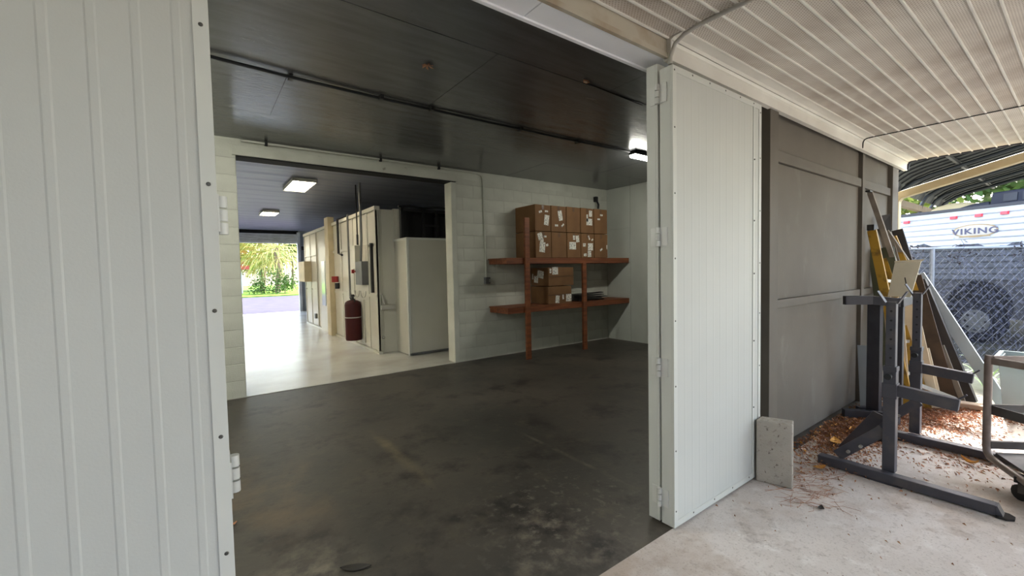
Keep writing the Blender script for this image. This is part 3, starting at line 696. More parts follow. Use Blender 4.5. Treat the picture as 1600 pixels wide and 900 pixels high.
# squat rack
rk = empty('squat_stand', (4.1, .8, 0), 'grey steel squat stand with two uprights, spotter arms and long floor feet', 'rack')
def upright(x, y, ztop, sleeve, armz, armlen):
    B(x-.033, x+.033, y-.033, y+.033, .06, sleeve).build('upright_tube', m_steel, rk, bevel=.004)
    t_ = B(x-.026, x+.026, y-.026, y+.026, sleeve, ztop).build('inner_tube', m_steel, rk, bevel=.004)
    z = sleeve+.07
    while z < ztop-.05:
        MB().tube([(x-.0265, y-.002, z), (x-.0275, y-.002, z)], .007, 8).build('hole', m_black, t_); z += .062
    B(x-.038, x+.038, y-.038, y+.038, sleeve-.20, sleeve-.10).build('collar', m_steel, rk, bevel=.004)
    B(x-.036, x+.036, y-.036, y+.036, sleeve-.02, sleeve+.012).build('collar', m_steel, rk, bevel=.003)
    kb = MB().tube([(x-.03, y, sleeve-.05), (x-.075, y, sleeve-.05), (x-.08, y, sleeve-.05)], [.016, .02, .02], 10).build('knob', m_black, rk)
    a = MB().beam((x, y-.03, armz), (x, y-armlen, armz-.03), .075, .05, side=(0, 0, 1)).build('spotter_arm', m_steel, rk, bevel=.004)
    MB().tube([(x, y-armlen+.01, armz-.0), (x, y-armlen-.03, armz+.04)], .006, 6).build('end_hook', m_steel, a)
    for s in (-1, 1):
        MB().beam((x, y+s*.03, ztop-.01), (x, y+s*.075, ztop+.07), .05, .006, side=(1, 0, 0)).build('bar_hook', m_steel, rk)
upright(3.69, .785, 1.20, .76, .615, .32)
upright(4.69, .84, 1.21, .76, .60, .32)
for x, ya, yb_ in ((3.625, 1.165, .30), (4.60, 1.17, .05)):
    f_ = B(x-.035, x+.035, yb_, ya, .008, .068).build('floor_foot', m_steel, rk, bevel=.005)
    MB().prism([(x-.045, yb_, .004), (x+.045, yb_, .004), (x+.045, yb_-.045, .004), (x+.02, yb_-.07, .004), (x-.02, yb_-.07, .004), (x-.045, yb_-.045, .004)], (0, 0, .012)).build('rubber_tip', m_rubber, f_)
    MB().hexa([(x-.033, yb_-.03, .014), (x+.033, yb_-.03, .014), (x+.033, yb_, .014), (x-.033, yb_, .014), (x-.033, yb_-.006, .066), (x+.033, yb_-.006, .066), (x+.033, yb_, .066), (x-.033, yb_, .066)]).build('end_cap', m_steel, f_)
    B(x-.037, x+.037, .70, .98, .001, .0075).build('foot_plate', m_steel, f_)
    MB().beam((x+.03, ya-.10, .08), (x+.06, .815, .33), .07, .008, side=(0, .5, 1)).build('side_brace', m_steel, rk)
    for yy, zz in ((1.0, .13), (.93, .19)):
        MB().tube([(x+.028+.01, yy, zz), (x+.015, yy, zz)], .011, 8).build('bolt', m_bolt, rk)
MB().beam((3.98, 1.12, .02), (3.74, .85, .42), .075, .008, side=(0, 1, 0)).build('cross_brace', m_steel, rk)
# black stand behind
rb = empty('weight_stand', (5.0, 1.2, 0), 'black steel stand behind the grey one, close to the grey wall', 'rack')
B(5.02, 5.12, 1.15, 1.245, .05, 1.10).build('post', m_steeld, rb, bevel=.004)
B(5.16, 5.22, 1.02, 1.075, .03, 1.10).build('post', m_steeld, rb, bevel=.004)
for p, q in (((4.80, 1.36, 1.12), (4.96, 1.20, 1.12)), ((4.96, 1.20, 1.12), (5.05, 1.02, 1.10)), ((5.05, 1.02, 1.10), (5.3, .99, 1.12))):
    MB().beam(p, q, .08, .05, side=(0, 0, 1)).build('top_bar', m_steeld, rb, bevel=.004)
MB().beam((4.86, 1.375, .045), (5.02, 1.18, .045), .085, .06, side=(0, 0, 1)).build('floor_foot', m_steeld, rb, bevel=.004)
MB().beam((5.02, 1.18, .045), (5.0, 1.0, .045), .085, .06, side=(0, 0, 1)).build('floor_foot', m_steeld, rb, bevel=.004)
MB().beam((5.1, 1.33, .04), (5.35, 1.10, .04), .06, .05, side=(0, 0, 1)).build('floor_foot', m_steeld, rb, bevel=.004)
MB().tube([(4.905, 1.30, .055), (4.893, 1.29, .055)], .012, 8).build('bolt', m_bolt, rb)
B(4.40, 4.46, .98, 1.12, .002, .06).build('stub', m_steeld, rb)
# beige metal tray standing on the stand
m = MB(); pr = []
P0, P1 = Vector((4.86, 1.065, 1.163)), Vector((4.86, .915, 1.163))
T0, T1 = Vector((4.90, 1.03, 1.455)), Vector((4.90, .862, 1.462))
n_ = Vector((.012, 0, 0))
m.hexa([P0, P1, P1+n_, P0+n_, T0, T1, T1+n_, T0+n_])
m.hexa([T0, T1, T1+n_, T0+n_, T0+Vector((.0, 0, .01))-n_*1, T1+Vector((0, -.02, .012))-n_*1, T1+Vector((0, -.02, .02)), T0+Vector((0, 0, .018))])
tray_ = o = m.build('metal_tray', m_plate); tag(o, 'beige dusty metal sheet with curled top edge standing on the black stand', 'metal sheet')
MB().tube([(4.84, .95, 1.33), (4.83, .94, 1.28), (4.82, .905, 1.20), (4.80, .885, 1.17)], .004, 6).build('bent_wire', m_dark, tray_)
# leaning clutter
def lean(name, p, q, a, b, m_, label, cat, side=(0, 1, 0), bev=.002):
    o = MB().beam(p, q, a, b, side=side).build(name, m_, bevel=bev); tag(o, label, cat); return o
pole = empty('metal_pole', (5.9, 1.2, 1.4), 'thin pale pole leaning against the grey wall, dark rubber foot', 'pole')
MB().beam((5.72, 1.41, 2.20), (6.03, 1.27, 1.46), .045, .03, side=(0, 1, 0)).build('shaft', m_bgrey, pole)
MB().beam((6.03, 1.27, 1.46), (6.045, 1.262, 1.42), .052, .04, side=(0, 1, 0)).build('rubber_foot', m_rubber, pole)
B(5.64, 5.74, 1.39, 1.43, 2.20, 2.215).build('top_cap', m_black, pole)
lad = empty('yellow_ladder', (5.7, 1.2, 0), 'narrow yellow fibreglass ladder leaning against the grey wall', 'ladder')
for dx, dy in ((0, 0), (.28, -.07)):
    MB().beam((5.72+dx, 1.39+dy*.4, 1.80-.3*(dx > 0)), (5.50+dx, 1.02+dy, .0), .03, .075, side=(1, 0, 0)).build('rail', m_yel, lad)
for i in range(5):
    t = .12+.17*i; z = 1.8*(1-t)-.0
    if z < 1.35:
        y = 1.39-.37*t
        MB().beam((5.72-.22*t, y, z), (6.0-.22*t, y-.04, z-.02), .03, .03).build('rung', m_bolt, lad)
B(5.67, 5.77, 1.36, 1.42, 1.80, 1.86).build('rail_cap', m_black, lad)
lean('wooden_board', (6.18, 1.40, 1.85), (6.32, 1.0, .02), .11, .02, m_bgrey, 'grey weathered board leaning between the ladder and a dark board', 'board')
br = empty('push_broom', (6.3, 1.2, .1), 'old broom with black bristles upward leaning by the downspout', 'broom')
MB().hexa([(6.10, 1.42, 1.83), (6.16, 1.33, 1.80), (6.20, 1.34, 1.80), (6.14, 1.43, 1.83), (6.04, 1.44, 1.97), (6.12, 1.33, 1.99), (6.16, 1.34, 1.99), (6.08, 1.45, 1.97)]).build('bristles', m_black, br)
MB().beam((6.15, 1.38, 1.81), (6.42, 1.12, 1.2), .07, .03, side=(0, 1, 0)).build('handle', m_bgrey, br)
MB().beam((6.42, 1.12, 1.2), (6.75, .88, .02), .07, .03, side=(0, 1, 0)).build('handle', m_bgrey, br)
lean('dark_board', (6.62, 1.38, 1.84), (6.62, .93, .0), .11, .03, m_bdark, 'dark board leaning beside the tan downspout', 'board')
lean('dark_beam', (6.45, 1.16, 1.25), (6.35, .74, .0), .14, .10, m_bdark, 'wide black beam leaning under the long pale plank', 'beam')
lean('long_plank', (6.55, 1.17, 1.32), (6.45, .50, .0), .10, .05, m_bwhite, 'long pale bluish white plank leaning, outermost of the pile', 'plank')
lean('brown_plywood', (6.30, 1.20, 1.30), (6.15, .88, .0), .20, .02, m_bbrown, 'brown plywood sheet leaning inside the pile', 'plywood')
lean('yellow_strip', (6.24, 1.33, 1.75), (6.30, 1.10, 1.0), .06, .03, m_yel, 'short yellow strip stuck between the leaning boards', 'strip')
lean('pale_plywood', (5.62, 1.19, 1.08), (5.55, 1.10, .0), .15, .012, m_ply, 'pale cream plywood piece behind the stand uprights', 'plywood')
lean('offcut_sheet', (5.46, 1.36, .62), (5.35, 1.30, .0), .14, .015, m_bwhite, 'small white sheet leaning low on the grey wall', 'sheet')
lean('thin_batten', (6.25, .93, .58), (6.15, .74, .0), .045, .02, m_bgrey, 'thin grey batten leaning low in front of the dark beam', 'batten')
lean('green_panel', (6.0, 1.38, 1.62), (6.0, 1.2, .0), .22, .02, mat('panel_olive', (82, 86, 66), .7), 'olive green panel leaning behind the yellow ladder', 'panel')
lean('cream_plywood', (5.9, 1.13, 1.06), (5.85, .93, .0), .13, .012, m_ply, 'cream plywood strip seen between the two grey uprights', 'plywood')
lean('metal_channel', (5.60, 1.0, .26), (5.95, .80, .10), .07, .04, m_bolt, 'short pale metal channel lying at the foot of the pile', 'channel')
lean('white_offcut', (6.1, 1.04, .55), (5.80, .88, .02), .09, .02, m_ply, 'white timber offcut at the foot of the pile', 'offcut')
# platform cart
ct = empty('platform_cart', (4.3, .2, .12), 'brown grey steel platform cart with tube handle frame', 'cart')
H_ = [(4.25, .405, .82), (4.25, .405, .20), (4.24, .395, .165), (4.20, .37, .145), (4.05, .30, .14), (3.6, .06, .13)]
m = MB()
MB().tube([(4.25, .405, .20), (4.25, .405, .79), (4.25, .403, .825)], [.021, .021, .019], 12).build('handle_post', m_cart, ct, smooth=True)
MB().tube([(4.25, .405, .21), (4.245, .40, .17), (4.22, .385, .145), (4.10, .32, .14), (3.7, .10, .14)], .021, 12).build('frame_rail', m_cart, ct, smooth=True)
MB().beam((4.25, .39, .79), (3.95, -.15, .79), .045, .03, side=(0, 0, 1)).build('top_rail', m_cart, ct, bevel=.003)
MB().beam((4.25, .39, .805), (4.75, -.1, .805), .035, .03, side=(0, 0, 1)).build('top_rail', m_cart, ct, bevel=.003)
MB().beam((4.25, .39, .47), (4.75, -.1, .47), .05, .02, side=(0, 0, 1)).build('mid_rail', m_cartdeck, ct)
MB().beam((4.25, .39, .46), (3.95, -.15, .44), .06, .01, side=(0, 0, 1)).build('mid_rail', m_cartdeck, ct)
MB().beam((4.25, .39, .22), (4.75, -.1, .22), .05, .02, side=(0, 0, 1)).build('low_rail', m_cartdeck, ct)
MB().prism([(4.22, .36, .165), (3.62, .03, .165), (4.1, -.5, .165), (4.75, -.12, .165)], (0, 0, .018)).build('deck', m_cartdeck, ct)
cs = empty('x', (0, 0, 0)); bpy.data.objects.remove(cs)
MB().box(3.93, 4.01, .18, .26, .115, .15).build('caster_plate', m_rubber, ct)
MB().tube([(3.955, .235, .05), (3.985, .215, .05)], .048, 14).build('caster_wheel', m_rubber, ct)
for s in (0, 1): B(3.945+s*.045, 3.95+s*.045, .20, .245, .05, .12).build('caster_fork', m_cartdeck, ct)
B(4.53, 4.60, -.25, -.18, .09, .16).build('caster_plate', m_rubber, ct); MB().tube([(4.55, -.2, .05), (4.58, -.22, .05)], .048, 14).build('caster_wheel', m_rubber, ct)
# clear storage bin
bn = empty('plastic_bin', (6.1, .25, 0), 'translucent plastic storage bin standing behind the cart', 'bin')
def tub(x0, x1, y0, y1, z0, z1, tp):
    a = [(x0+tp, y0+tp, z0), (x1-tp, y0+tp, z0), (x1-tp, y1-tp, z0), (x0+tp, y1-tp, z0)]; b = [(x0, y0, z1), (x1, y0, z1), (x1, y1, z1), (x0, y1, z1)]
    m = MB(); t_ = .006
    for i in range(4):
        j = (i+1) % 4; p = [Vector(a[i]), Vector(a[j]), Vector(b[j]), Vector(b[i])]
        n = (p[1]-p[0]).cross(p[3]-p[0]).normalized()*t_
        m.hexa([p[0], p[1], p[1]-n, p[0]-n, p[3], p[2], p[2]-n, p[3]-n])
    m.prism([tuple(v) for v in a], (0, 0, t_)); return m
tub(5.85, 6.35, -.05, .50, 0.0, .55, .04).build('bin_body', m_bin, bn)
m = MB(); m.beam((5.83, -.07, .555), (5.83, .52, .555), .03, .03); m.beam((6.37, -.07, .555), (6.37, .52, .555), .03, .03); m.beam((5.83, .52, .555), (6.37, .52, .555), .03, .03); m.beam((5.83, -.07, .555), (6.37, -.07, .555), .03, .03)
m.build('bin_rim', m_bin, bn)
B(5.95, 6.2, .05, .35, .008, .40).build('paper_contents', m_bwhite, bn)
# timbers edging the slab
for (p, q, w_, lb) in (((6.05, 1.15, .03), (6.12, .35, .03), .12, 'weathered grey timber lying along the slab edge behind the stands'), ((6.12, .32, .03), (6.1, -.9, .03), .13, 'weathered timber lying behind the cart under the clear bin')):
    lean('timber', p, q, .055, w_, m_timber, lb, 'timber', side=(0, 0, 1), bev=.01)
# leaf litter
def litter(n, cx, cy, sx, sy, name, label, cat, base=0, hmax=.02, xr=(3.1, 6.2), yr=(-1, 1.42), mats=m_leaf, smin=.01, smax=.04):
    m = MB()
    for i in range(n):
        x = random.gauss(cx, sx); y = random.gauss(cy, sy)
        if not (xr[0] < x < xr[1] and yr[0] < y < yr[1]): continue
        L = random.uniform(smin, smax); W = L*random.uniform(.12, .5); a = random.uniform(0, PI); z = base+.001+random.random()**2*hmax
        ca, sa = math.cos(a), math.sin(a); t1, t2 = random.uniform(0, .012), random.uniform(0, .012)
        m.v += [(x-ca*L/2, y-sa*L/2, z), (x+sa*W/2, y-ca*W/2, z+t1), (x+ca*L/2, y+sa*L/2, z+t2), (x-sa*W/2, y+ca*W/2, z+t1+.003)]
        b = len(m.v)-4; m.f += [(b, b+1, b+2), (b, b+2, b+3)]
    o = m.build(name, mats); tag(o, label, cat, kind='stuff'); return o
litter(7500, 4.6, 1.2, .5, .15, 'leaf_litter', 'brown dry leaf litter piled along the foot of the grey wall', 'leaves')
litter(3500, 5.45, .85, .3, .18, 'leaf_litter', 'dry leaf litter scattered on the sunny slab behind the stands', 'leaves')
litter(500, 4.45, .55, .25, .16, 'leaf_litter', 'dry leaf bits lying along the rear foot of the grey stand', 'leaves', hmax=.01)
litter(3000, 5.95, .3, .12, .6, 'leaf_litter', 'dry leaves gathered against the weathered timbers', 'leaves')
litter(700, 4.6, 1.2, .5, .14, 'leaf_litter', 'yellow dry leaf bits mixed on the pile by the grey wall', 'leaves', mats=m_leafy, hmax=.028)
litter(260, 3.6, .7, 1.0, .6, 'leaf_litter', 'sparse leaf crumbs scattered over the porch slab', 'leaves', hmax=.003, smax=.02, xr=(2.2, 6))
m = MB()
for i in range(110):
    cx, cy = random.choice(((3.05, 1.06), (3.1, 1.0), (3.5, 1.1), (3.3, 1.15)))
    x, y = random.gauss(cx, .12), random.gauss(cy, .08); a = random.gauss(-.6, .7); L = random.uniform(.06, .2)
    if y > 1.3: continue
    c_v = random.uniform(-.02, .02)
    m.tube([(x-math.cos(a)*L/2, y-math.sin(a)*L/2, .003), (x+c_v, y+c_v, random.uniform(.004, .014)), (x+math.cos(a)*L/2, y+math.sin(a)*L/2, .003)], .0012, 3)
tag(m.build('pine_needles', m_leaf), 'brown pine needles scattered around the concrete block', 'needles', kind='stuff')
leafblade(4.08, 1.20, .022, .15, .075, .4, m_leafy, label='large yellow leaf on the litter near the grey wall', curl=.015)
leafblade(3.52, 1.13, .003, .10, .05, -.5, m_leafy, label='yellow brown leaf by the near foot of the grey stand', curl=.012)
leafblade(4.42, .50, .004, .10, .04, 1.2, m_leafy, label='yellow leaf upright beside the rear foot of the grey stand', curl=.03)
leafblade(2.93, .93, .002, .05, .03, .2, m_leafd, label='small dark leaf on the slab left of the stand foot', curl=.01)
# ================================================================== BEYOND THE PORCH
ds = empty('downspout', (7.2, 1.5, 0), 'tan corrugated downspout bending off the wall end toward a sloping run', 'downspout')
# built as ribbed elbow segments
def dspt(i): return None
MB().box(7.13, 7.25, 1.47, 1.56, 0, 2.20).build('vertical_run', m_spout, ds, bevel=.008)
E_ = [(7.19, 1.515, 2.20), (7.19, 1.512, 2.235), (7.19, 1.495, 2.27), (7.19, 1.47, 2.298), (7.19, 1.435, 2.315)]
for p, q in zip(E_, E_[1:]): MB().beam(p, (Vector(q)+(Vector(q)-Vector(p))*.1), .12, .086, side=(1, 0, 0)).build('elbow_segment', m_spout, ds, bevel=.004)
MB().beam((7.19, 1.44, 2.313), (7.19, .1, 2.66), .12, .09, side=(1, 0, 0)).build('sloping_run', m_spout, ds, bevel=.008)
MB().beam((7.19, .1, 2.66), (7.19, -2.4, 2.72), .12, .09, side=(1, 0, 0)).build('sloping_run', m_spout, ds, bevel=.008)
# carport
cp = empty('carport', (15, 0, 0), 'dark metal carport with curved tube bows and ribbed roof behind the trailer', 'carport')
def cppt(t):   # profile in (y, z): eave foot to slope
    P = [(3.0, 2.2), (3.0, 2.95), (2.97, 3.2), (2.86, 3.42), (2.66, 3.56), (2.4, 3.66), (-3.5, 5.15)]
    return P
PR = cppt(0)
for x in (11.6, 14.3, 16.75, 17.95, 19.2):
    MB().tube([(x, y, z-.12) for y, z in PR] , .045, 8).build('bow', m_bow, cp, smooth=True)
    MB().tube([(x, 3.0, -.05), (x, 3.0, 2.2)], .05, 8).build('leg', m_bow, cp)
MB().beam((10.8, 3.0, 2.98), (20, 3.0, 2.98), .16, .12, side=(0, 0, 1)).build('eave_beam', m_beam, cp)
def panel_sheet(x0, x1):
    m = MB(); pr = PR[2:]
    up_ = [(x0, y, z) for y, z in pr]; m.prism(up_ + [(x0, y+.004, z+.015) for y, z in reversed(pr)], (x1-x0, 0, 0)); return m
x = 10.4
while x < 20:
    panel_sheet(x+.01, x+.36).build('roof_sheet', m_carp, cp)
    m = MB(); pr = PR[3:]
    for p, q in zip(pr, pr[1:]): m.beam((x+.375, p[0], p[1]-.012), (x+.375, q[0], q[1]-.012), .045, .035, side=(1, 0, 0))
    m.build('roof_rib', m_carp, cp); x += .37
for y, z in ((1.9, 3.74), (.4, 4.12), (-1.1, 4.5)):
    MB().beam((10.4, y, z-.02), (20, y, z-.02), .07, .05, side=(0, 0, 1)).build('purlin', m_black, cp)
# travel trailer
tr = empty('travel_trailer', (11.7, 1.4, 0), 'white travel trailer with ribbed siding, red marker lights and oval logo', 'trailer')
ang = math.atan2(-(2.41-.73), -(12.11-11.44))   # along the side, toward the camera's right
a_ = Vector((11.44-12.11, .73-2.41, 0)).normalized(); nrm = Vector((-a_.y, a_.x, 0))
if nrm.x > 0: nrm = -nrm
S0 = Vector((12.11, 2.41, 0)) - a_*.55; LEN = 5.2
def tp(s, z, d=0): return S0 + a_*s + nrm*d + Vector((0, 0, z))
m = MB(); bk = -2.2
m.hexa([tp(0, .42, -.01), tp(LEN, .42, -.01), tp(LEN, .42, bk), tp(0, .42, bk), tp(0, 2.44, -.01), tp(LEN, 2.44, -.01), tp(LEN, 2.44, bk), tp(0, 2.44, bk)])
m.build('trailer_body', m_rvd, tr)
z = 1.10
while z < 2.42:
    m = MB(); z1 = z+.108
    m.prism([tp(0, z, 0), tp(0, z+.02, .014), tp(0, z1-.004, .004), tp(0, z1-.004, -.01), tp(0, z, -.01)], a_*LEN)
    m.build('siding_board', m_rv, tr); z += .11
m = MB(); m.prism([tp(0, .42, .002), tp(0, .42, .012), tp(0, 1.09, .012), tp(0, 1.09, .002)], a_*LEN); m.build('lower_skirt', m_rvd, tr)
m = MB(); m.prism([tp(0, 2.42, -.02), tp(0, 2.42, .03), tp(0, 2.47, .03), tp(0, 2.47, -.02)], a_*LEN); m.build('roof_trim', m_rvtrim, tr)
import bisect
def find_s(px):  # distance along the side where the sight line through image column px (baked numbers) meets it
    return px
# marker lights, positions measured along the side
for s in (.56, 1.35, 1.72, 2.07):
    m = MB(); m.hexa([tp(s, 2.27, .01), tp(s+.11, 2.27, .01), tp(s+.10, 2.27, .05), tp(s+.01, 2.27, .05), tp(s, 2.325, .01), tp(s+.11, 2.325, .01), tp(s+.10, 2.32, .04), tp(s+.01, 2.32, .04)])
    m.build('marker_light', m_mark, tr)
# oval logo with lettering
LS, LZ = 1.72, 2.02
def oval(rx, rz, d0, d1, m_, name):
    ring = [tp(LS+rx*math.cos(a), LZ+rz*math.sin(a), d0) for a in [2*PI*i/32 for i in range(32)]]
    return MB().prism([tuple(p) for p in ring], nrm*(d1-d0)).build(name, m_, tr)
oval(.33, .125, .014, .018, m_logot, 'logo_ring'); oval(.30, .105, .018, .020, m_logow, 'logo_field')
fc = bpy.data.curves.new('lettering', 'FONT'); fc.body = 'VIKING'; fc.size = .15; fc.extrude = .002; fc.offset = .003; fc.align_x = 'CENTER'; fc.align_y = 'CENTER'; fc.space_character = 1.12
fo = bpy.data.objects.new('lettering', fc); COL.objects.link(fo)
dg = bpy.context.evaluated_depsgraph_get(); me = bpy.data.meshes.new_from_object(fo.evaluated_get(dg)); bpy.data.objects.remove(fo)
me.materials.clear(); me.materials.append(m_logo)
lt = bpy.data.objects.new('lettering', me); COL.objects.link(lt); lt.parent = tr
Rm = Matrix((a_*1.25, Vector((0, 0, 1)), nrm)).transposed().to_4x4(); lp = tp(LS, LZ-.01, .024)-acc_loc(tr)
lt.matrix_basis = Matrix.Translation(lp) @ Rm
m = MB(); m.prism([tuple(tp(LS-.24, LZ-.115, .02)), tuple(tp(LS+.24, LZ-.115, .02)), tuple(tp(LS+.2, LZ-.085, .02)), tuple(tp(LS-.2, LZ-.085, .02))], nrm*.004); m.build('logo_base', m_logot, tr)
# wheel
WS = 1.80
def wring(r, z0, d0, d1, m_, name, par):
    c = tp(WS, z0, 0)
    return MB().tube([c+nrm*d0, c+nrm*d1], r, 28).build(name, m_, par)
wl = wring(.47, .62, .012, .016, m_dark, 'wheel_arch', tr)
tyre = MB().tube([tp(WS, .34, -.05), tp(WS, .34, .06), tp(WS, .34, .09)], [.40, .40, .36], 28).build('tyre', m_tire, tr, smooth=True)
MB().tube([tp(WS, .34, .085), tp(WS, .34, .095), tp(WS, .34, .10)], [.22, .21, .12], 24).build('rim', m_rim, tyre)
for i in range(8):
    a = i*PI/4; c = tp(WS+.15*math.cos(a), .34+.15*math.sin(a), .09)
    MB().tube([c, c+nrm*.012], .022, 8).build('rim_hole', m_dark, tyre)
# roof items
rbx = empty('roof_unit', tuple(tp(2.2, 2.47, -.3)), 'dark blue boxy air unit on top of the white trailer', 'air unit')
m = MB(); m.hexa([tp(1.75, 2.48, -.3), tp(2.45, 2.48, -.3), tp(2.45, 2.48, -.9), tp(1.75, 2.48, -.9), tp(1.77, 2.72, -.32), tp(2.42, 2.73, -.32), tp(2.42, 2.72, -.88), tp(1.77, 2.72, -.88)])
m.build('housing', m_acbox, rbx, bevel=.03)
for s in (1.95, 2.2): 
    MB().hexa([tp(s, 2.53, -.28), tp(s+.18, 2.53, -.28), tp(s+.18, 2.53, -.32), tp(s, 2.53, -.32), tp(s, 2.67, -.29), tp(s+.18, 2.67, -.29), tp(s+.18, 2.67, -.32), tp(s, 2.67, -.32)]).build('grille', m_rvtrim, rbx)
m = MB(); m.hexa([tp(1.2, 2.475, -.3), tp(1.75, 2.475, -.3), tp(1.75, 2.475, -.8), tp(1.2, 2.475, -.8), tp(1.45, 2.55, -.35), tp(1.72, 2.57, -.35), tp(1.72, 2.56, -.75), tp(1.45, 2.55, -.75)])
m.build('sloped_base', m_rvtrim, rbx, bevel=.01)
pr_ = [(2.47, .44), (2.55, .40), (2.62, .30), (2.66, .15), (2.67, .02)]
c = tp(.95, 0, -.9)
o = lathe(c.x, c.y, pr_, 20).build('dome_cover', m_cream, smooth=True); tag(o, 'cream rounded cover on the left end of the trailer roof', 'cover')
# chain link fence
cf = empty('chain_link_fence', (8.9, 1.0, 0), 'grey chain link fence with top rail and shade cloth in front of the trailer', 'fence')
F0 = Vector((8.10, 2.02, -.05)); F1 = Vector((10.6, -.42, -.05)); fd = (F1-F0); FL = fd.length; fd.normalize(); fn = Vector((-fd.y, fd.x, 0))
if fn.x > 0: fn = -fn
def fp(s, z, d=0): return F0 + fd*s + fn*d + Vector((0, 0, z))
RZ = 1.70
MB().tube([fp(0, RZ), fp(FL, RZ)], .021, 10).build('top_rail', m_fpost, cf, smooth=True)
for s in (.05, .87, 2.35, FL-.02): MB().tube([fp(s, -.02), fp(s, RZ+.01)], .028, 10).build('post', m_fpost, cf, smooth=True)
m = MB(); P_ = .128; nW = int((FL+1.7)/P_)
def wire(p, q, r=.0016): m.tube([p, q], r, 3, cap=False)
zt_ = RZ-.01
i = -int(zt_/P_)-1
while i*P_ < FL:
    s0 = i*P_
    for sg in (0, 1):
        # diagonal rising with s (sg 0) or falling (sg 1)
        a_s, b_s = s0, s0+zt_*.9
        za, zb = (0, zt_) if sg == 0 else (zt_, 0)
        lo_, hi_ = max(a_s, 0), min(b_s, FL)
        if hi_ > lo_:
            f_a = (lo_-a_s)/(b_s-a_s); f_b = (hi_-a_s)/(b_s-a_s)
            wire(fp(lo_, za+(zb-za)*f_a, .02+.002*sg), fp(hi_, za+(zb-za)*f_b, .02+.002*sg), .0022)
    i += 1
tag(m.build('wire_mesh', m_wire, cf), kind='stuff')
m = MB(); NS = 40; NZ = 8
vs_ = []
for i in range(NS+1):
    for j in range(NZ+1):
        s = FL*i/NS; zt = RZ+.035+.03*math.sin(i*.9)+.015*math.sin(i*2.3); z = zt*j/NZ
        p = fp(s, z, -.03-.02*math.sin(i*.8+j)); vs_.append(tuple(p))
m.v = vs_; m.f = [(i*(NZ+1)+j, (i+1)*(NZ+1)+j, (i+1)*(NZ+1)+j+1, i*(NZ+1)+j+1) for i in range(NS) for j in range(NZ)]
m.build('shade_cloth', m_shade, cf)
# dark vine leaves along the fence top
m = MB()
for i in range(150):
    s = random.choice((.35, .62, 1.15, 1.25, 1.95, 2.2, .15))+random.gauss(0, .06); z = RZ+random.gauss(-.08, .12)
    if not 0 < s < FL: continue
    c = fp(s, z, .05); L = random.uniform(.012, .035)
    v1 = Vector((random.gauss(0, 1), random.gauss(0, 1), random.gauss(0, 1))).normalized()*L; v2 = v1.cross(Vector((.3, .4, 1))).normalized()*L*.5
    m.poly([c-v1, c-v2, c+v1, c+v2])
for s in (.35, 1.2, 2.1):
    m.tube([fp(s+.05*math.sin(k*1.3), RZ+.12-.08*k, .045) for k in range(6)], .003, 4)
tag(m.build('dead_vine', m_vine), 'dead vine with dark leaves tangled on the fence top rail', 'vine', kind='stuff')
# strappy plants
def spider(x, y, n, L, label):
    e = empty('strappy_plant', (x, y, -.06), label, 'plant')
    for i in range(n):
        a = 2*PI*i/n+random.uniform(-.2, .2); l = L*random.uniform(.7, 1.15); h = l*random.uniform(.5, 1.1)
        m = MB(); prev = None; pts = []
        for k in range(7):
            t = k/6; r_ = l*t*.9; z = -.05+h*math.sin(PI*min(1, t*.62+.05))*.95; w_l = .013*(1-t)**.5+.001
            c = Vector((x+math.cos(a)*r_, y+math.sin(a)*r_, z)); s_ = Vector((-math.sin(a), math.cos(a), 0))*w_l
            pts.append((c-s_, c+s_))
        for p, q in zip(pts, pts[1:]): m.poly([p[0], p[1], q[1], q[0]])
        m.build('leaf_blade', m_spider, e)
spider(7.35, .72, 16, .36, 'strappy green plant by the fence, left of the clear bin')
spider(7.15, .28, 20, .48, 'large strappy green plant with arching pale leaves behind the clear bin')
# ================================================================== BACKGROUND
def tree(x, y, h, r, m_, label, n=900, leaf=.22, trunk=.12, zc=.62):
    e = empty('tree', (x, y, -.06), label, 'tree')
    MB().tube([(x, y, -.1), (x+.1, y, h*.35), (x-.05, y+.1, h*.7)], [trunk, trunk*.8, trunk*.4], 8).build('trunk', m_trunk, e)
    m = MB(); cl = [(random.gauss(0, r*.45), random.gauss(0, r*.45), random.gauss(0, r*.4)) for _ in range(14)]
    for i in range(n):
        c0 = random.choice(cl); c = Vector((x+c0[0]+random.gauss(0, r*.25), y+c0[1]+random.gauss(0, r*.25), h*zc+c0[2]+random.gauss(0, r*.22)))
        if c.z < .1: continue
        v1 = Vector((random.gauss(0, 1), random.gauss(0, 1), random.gauss(0, .6))).normalized()*leaf*random.uniform(.5, 1); v2 = v1.cross(Vector((random.random(), random.random(), 1))).normalized()*leaf*.4
        m.poly([c-v1, c-v2, c+v1, c+v2])
    m.build('crown', m_, e)
tree(24, 5.5, 6.5, 2.6, m_fol2, 'yellow green tree beyond the carport eave, left side', 3800, .26)
tree(30, 1.0, 8, 3.2, m_fol1, 'tall green tree far behind the trailer roof unit', 3800, .34)
tree(25, -4.5, 7, 3.0, m_fol2, 'pale green tree beyond the right end of the trailer', 2600, .3)
tree(20, 8.5, 6, 2.4, m_fol1, 'green tree behind the wall end, farther left', 900)
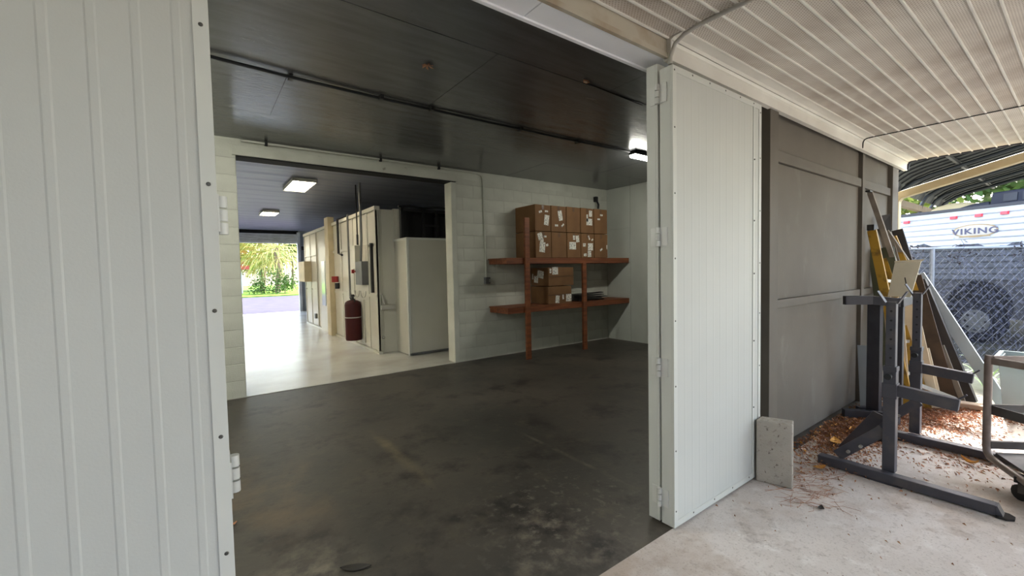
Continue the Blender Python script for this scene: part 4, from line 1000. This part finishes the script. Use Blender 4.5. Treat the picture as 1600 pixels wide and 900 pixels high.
# street side through the far door
tag(B(-30, 45, 19.6, 33.6, -.058, -.03).build('road', m_asph), kind='structure')
tag(B(-4.2, 9.2, 18.7, 19.6, -.058, -.005).build('door_apron', m_asph), kind='structure')
tag(B(-30, 45, 33.7, 70, -.058, .03).build('lawn', m_grass), kind='structure')
def palm(x, y, h, label, nf=26, L=2.0):
    e = empty('palm_tree', (x, y, 0), label, 'tree', 'palms across the street')
    MB().tube([(x, y, 0), (x+.1, y, h*.5), (x, y, h)], [.22, .2, .18], 8).build('trunk', m_trunk, e)
    for i in range(nf):
        a = 2.4*i; el = .9-1.7*(i/nf); m = MB(); l = L*random.uniform(.85, 1.1)
        st = Vector((math.cos(a)*math.cos(el), math.sin(a)*math.cos(el), math.sin(el)))
        c = Vector((x, y, h)) + st*l*.45; sd = Vector((-math.sin(a), math.cos(a), 0))
        m.tube([(x, y, h), tuple(c)], .015, 4)
        for k in range(11):
            b = (k-5)*.26; d = (st*math.cos(b)+sd*math.sin(b)).normalized(); e1 = c+d*l*.35; e2 = c+d*l*.6-Vector((0, 0, l*.25))
            w_l = sd*math.cos(b)*.05+Vector((0, 0, .03))
            m.poly([c, e1-w_l, e1+w_l]); m.poly([e1-w_l, e2, e1+w_l])
        m.build('frond', m_palm, e)
palm(5.0, 38.5, 3.6, 'fan palm with drooping yellow green fronds across the street, right side', 44, 3.0)
palm(4.4, 43, 3.0, 'shorter fan palm left of the drooping one across the street', 34, 2.4)
tree(3.0, 46, 6.4, 2.6, m_fol2, 'tall yellow green tree behind the palms across the street', 2200, .28)
tree(7.4, 47, 6.6, 2.8, m_fol1, 'tall green tree behind the palms on the right', 2200, .28)
tree(5.2, 36.6, 1.6, 1.0, m_fol1, 'low dark bush under the drooping palm', 900, .12, .04, .5)
tree(3.7, 37.2, 1.3, .9, m_fol1, 'low bush beside the white house across the street', 800, .12, .04, .5)
hs = empty('small_house', (2.0, 41, 0), 'white house with dark red roof edge across the street', 'house')
B(-1.5, 2.75, 40, 45, 0, 1.95).build('house_wall', m_house, hs); B(-1.8, 3.2, 39.6, 45.3, 1.95, 2.22).build('roof_edge', m_redroof, hs)
hy = empty('fire_hydrant', (6.0, 34.6, .03), 'yellow fire hydrant on the grass across the street', 'hydrant')
lathe(6.0, 34.6, [(.03, .2), (.08, .2), (.09, .14), (.62, .14), (.66, .19), (.72, .19), (.82, .13), (.92, .03)], 14).build('barrel', m_hyd, hy, smooth=True)
MB().tube([(5.76, 34.6, .5), (6.24, 34.6, .5)], .07, 10).build('nozzle', m_hyd, hy)
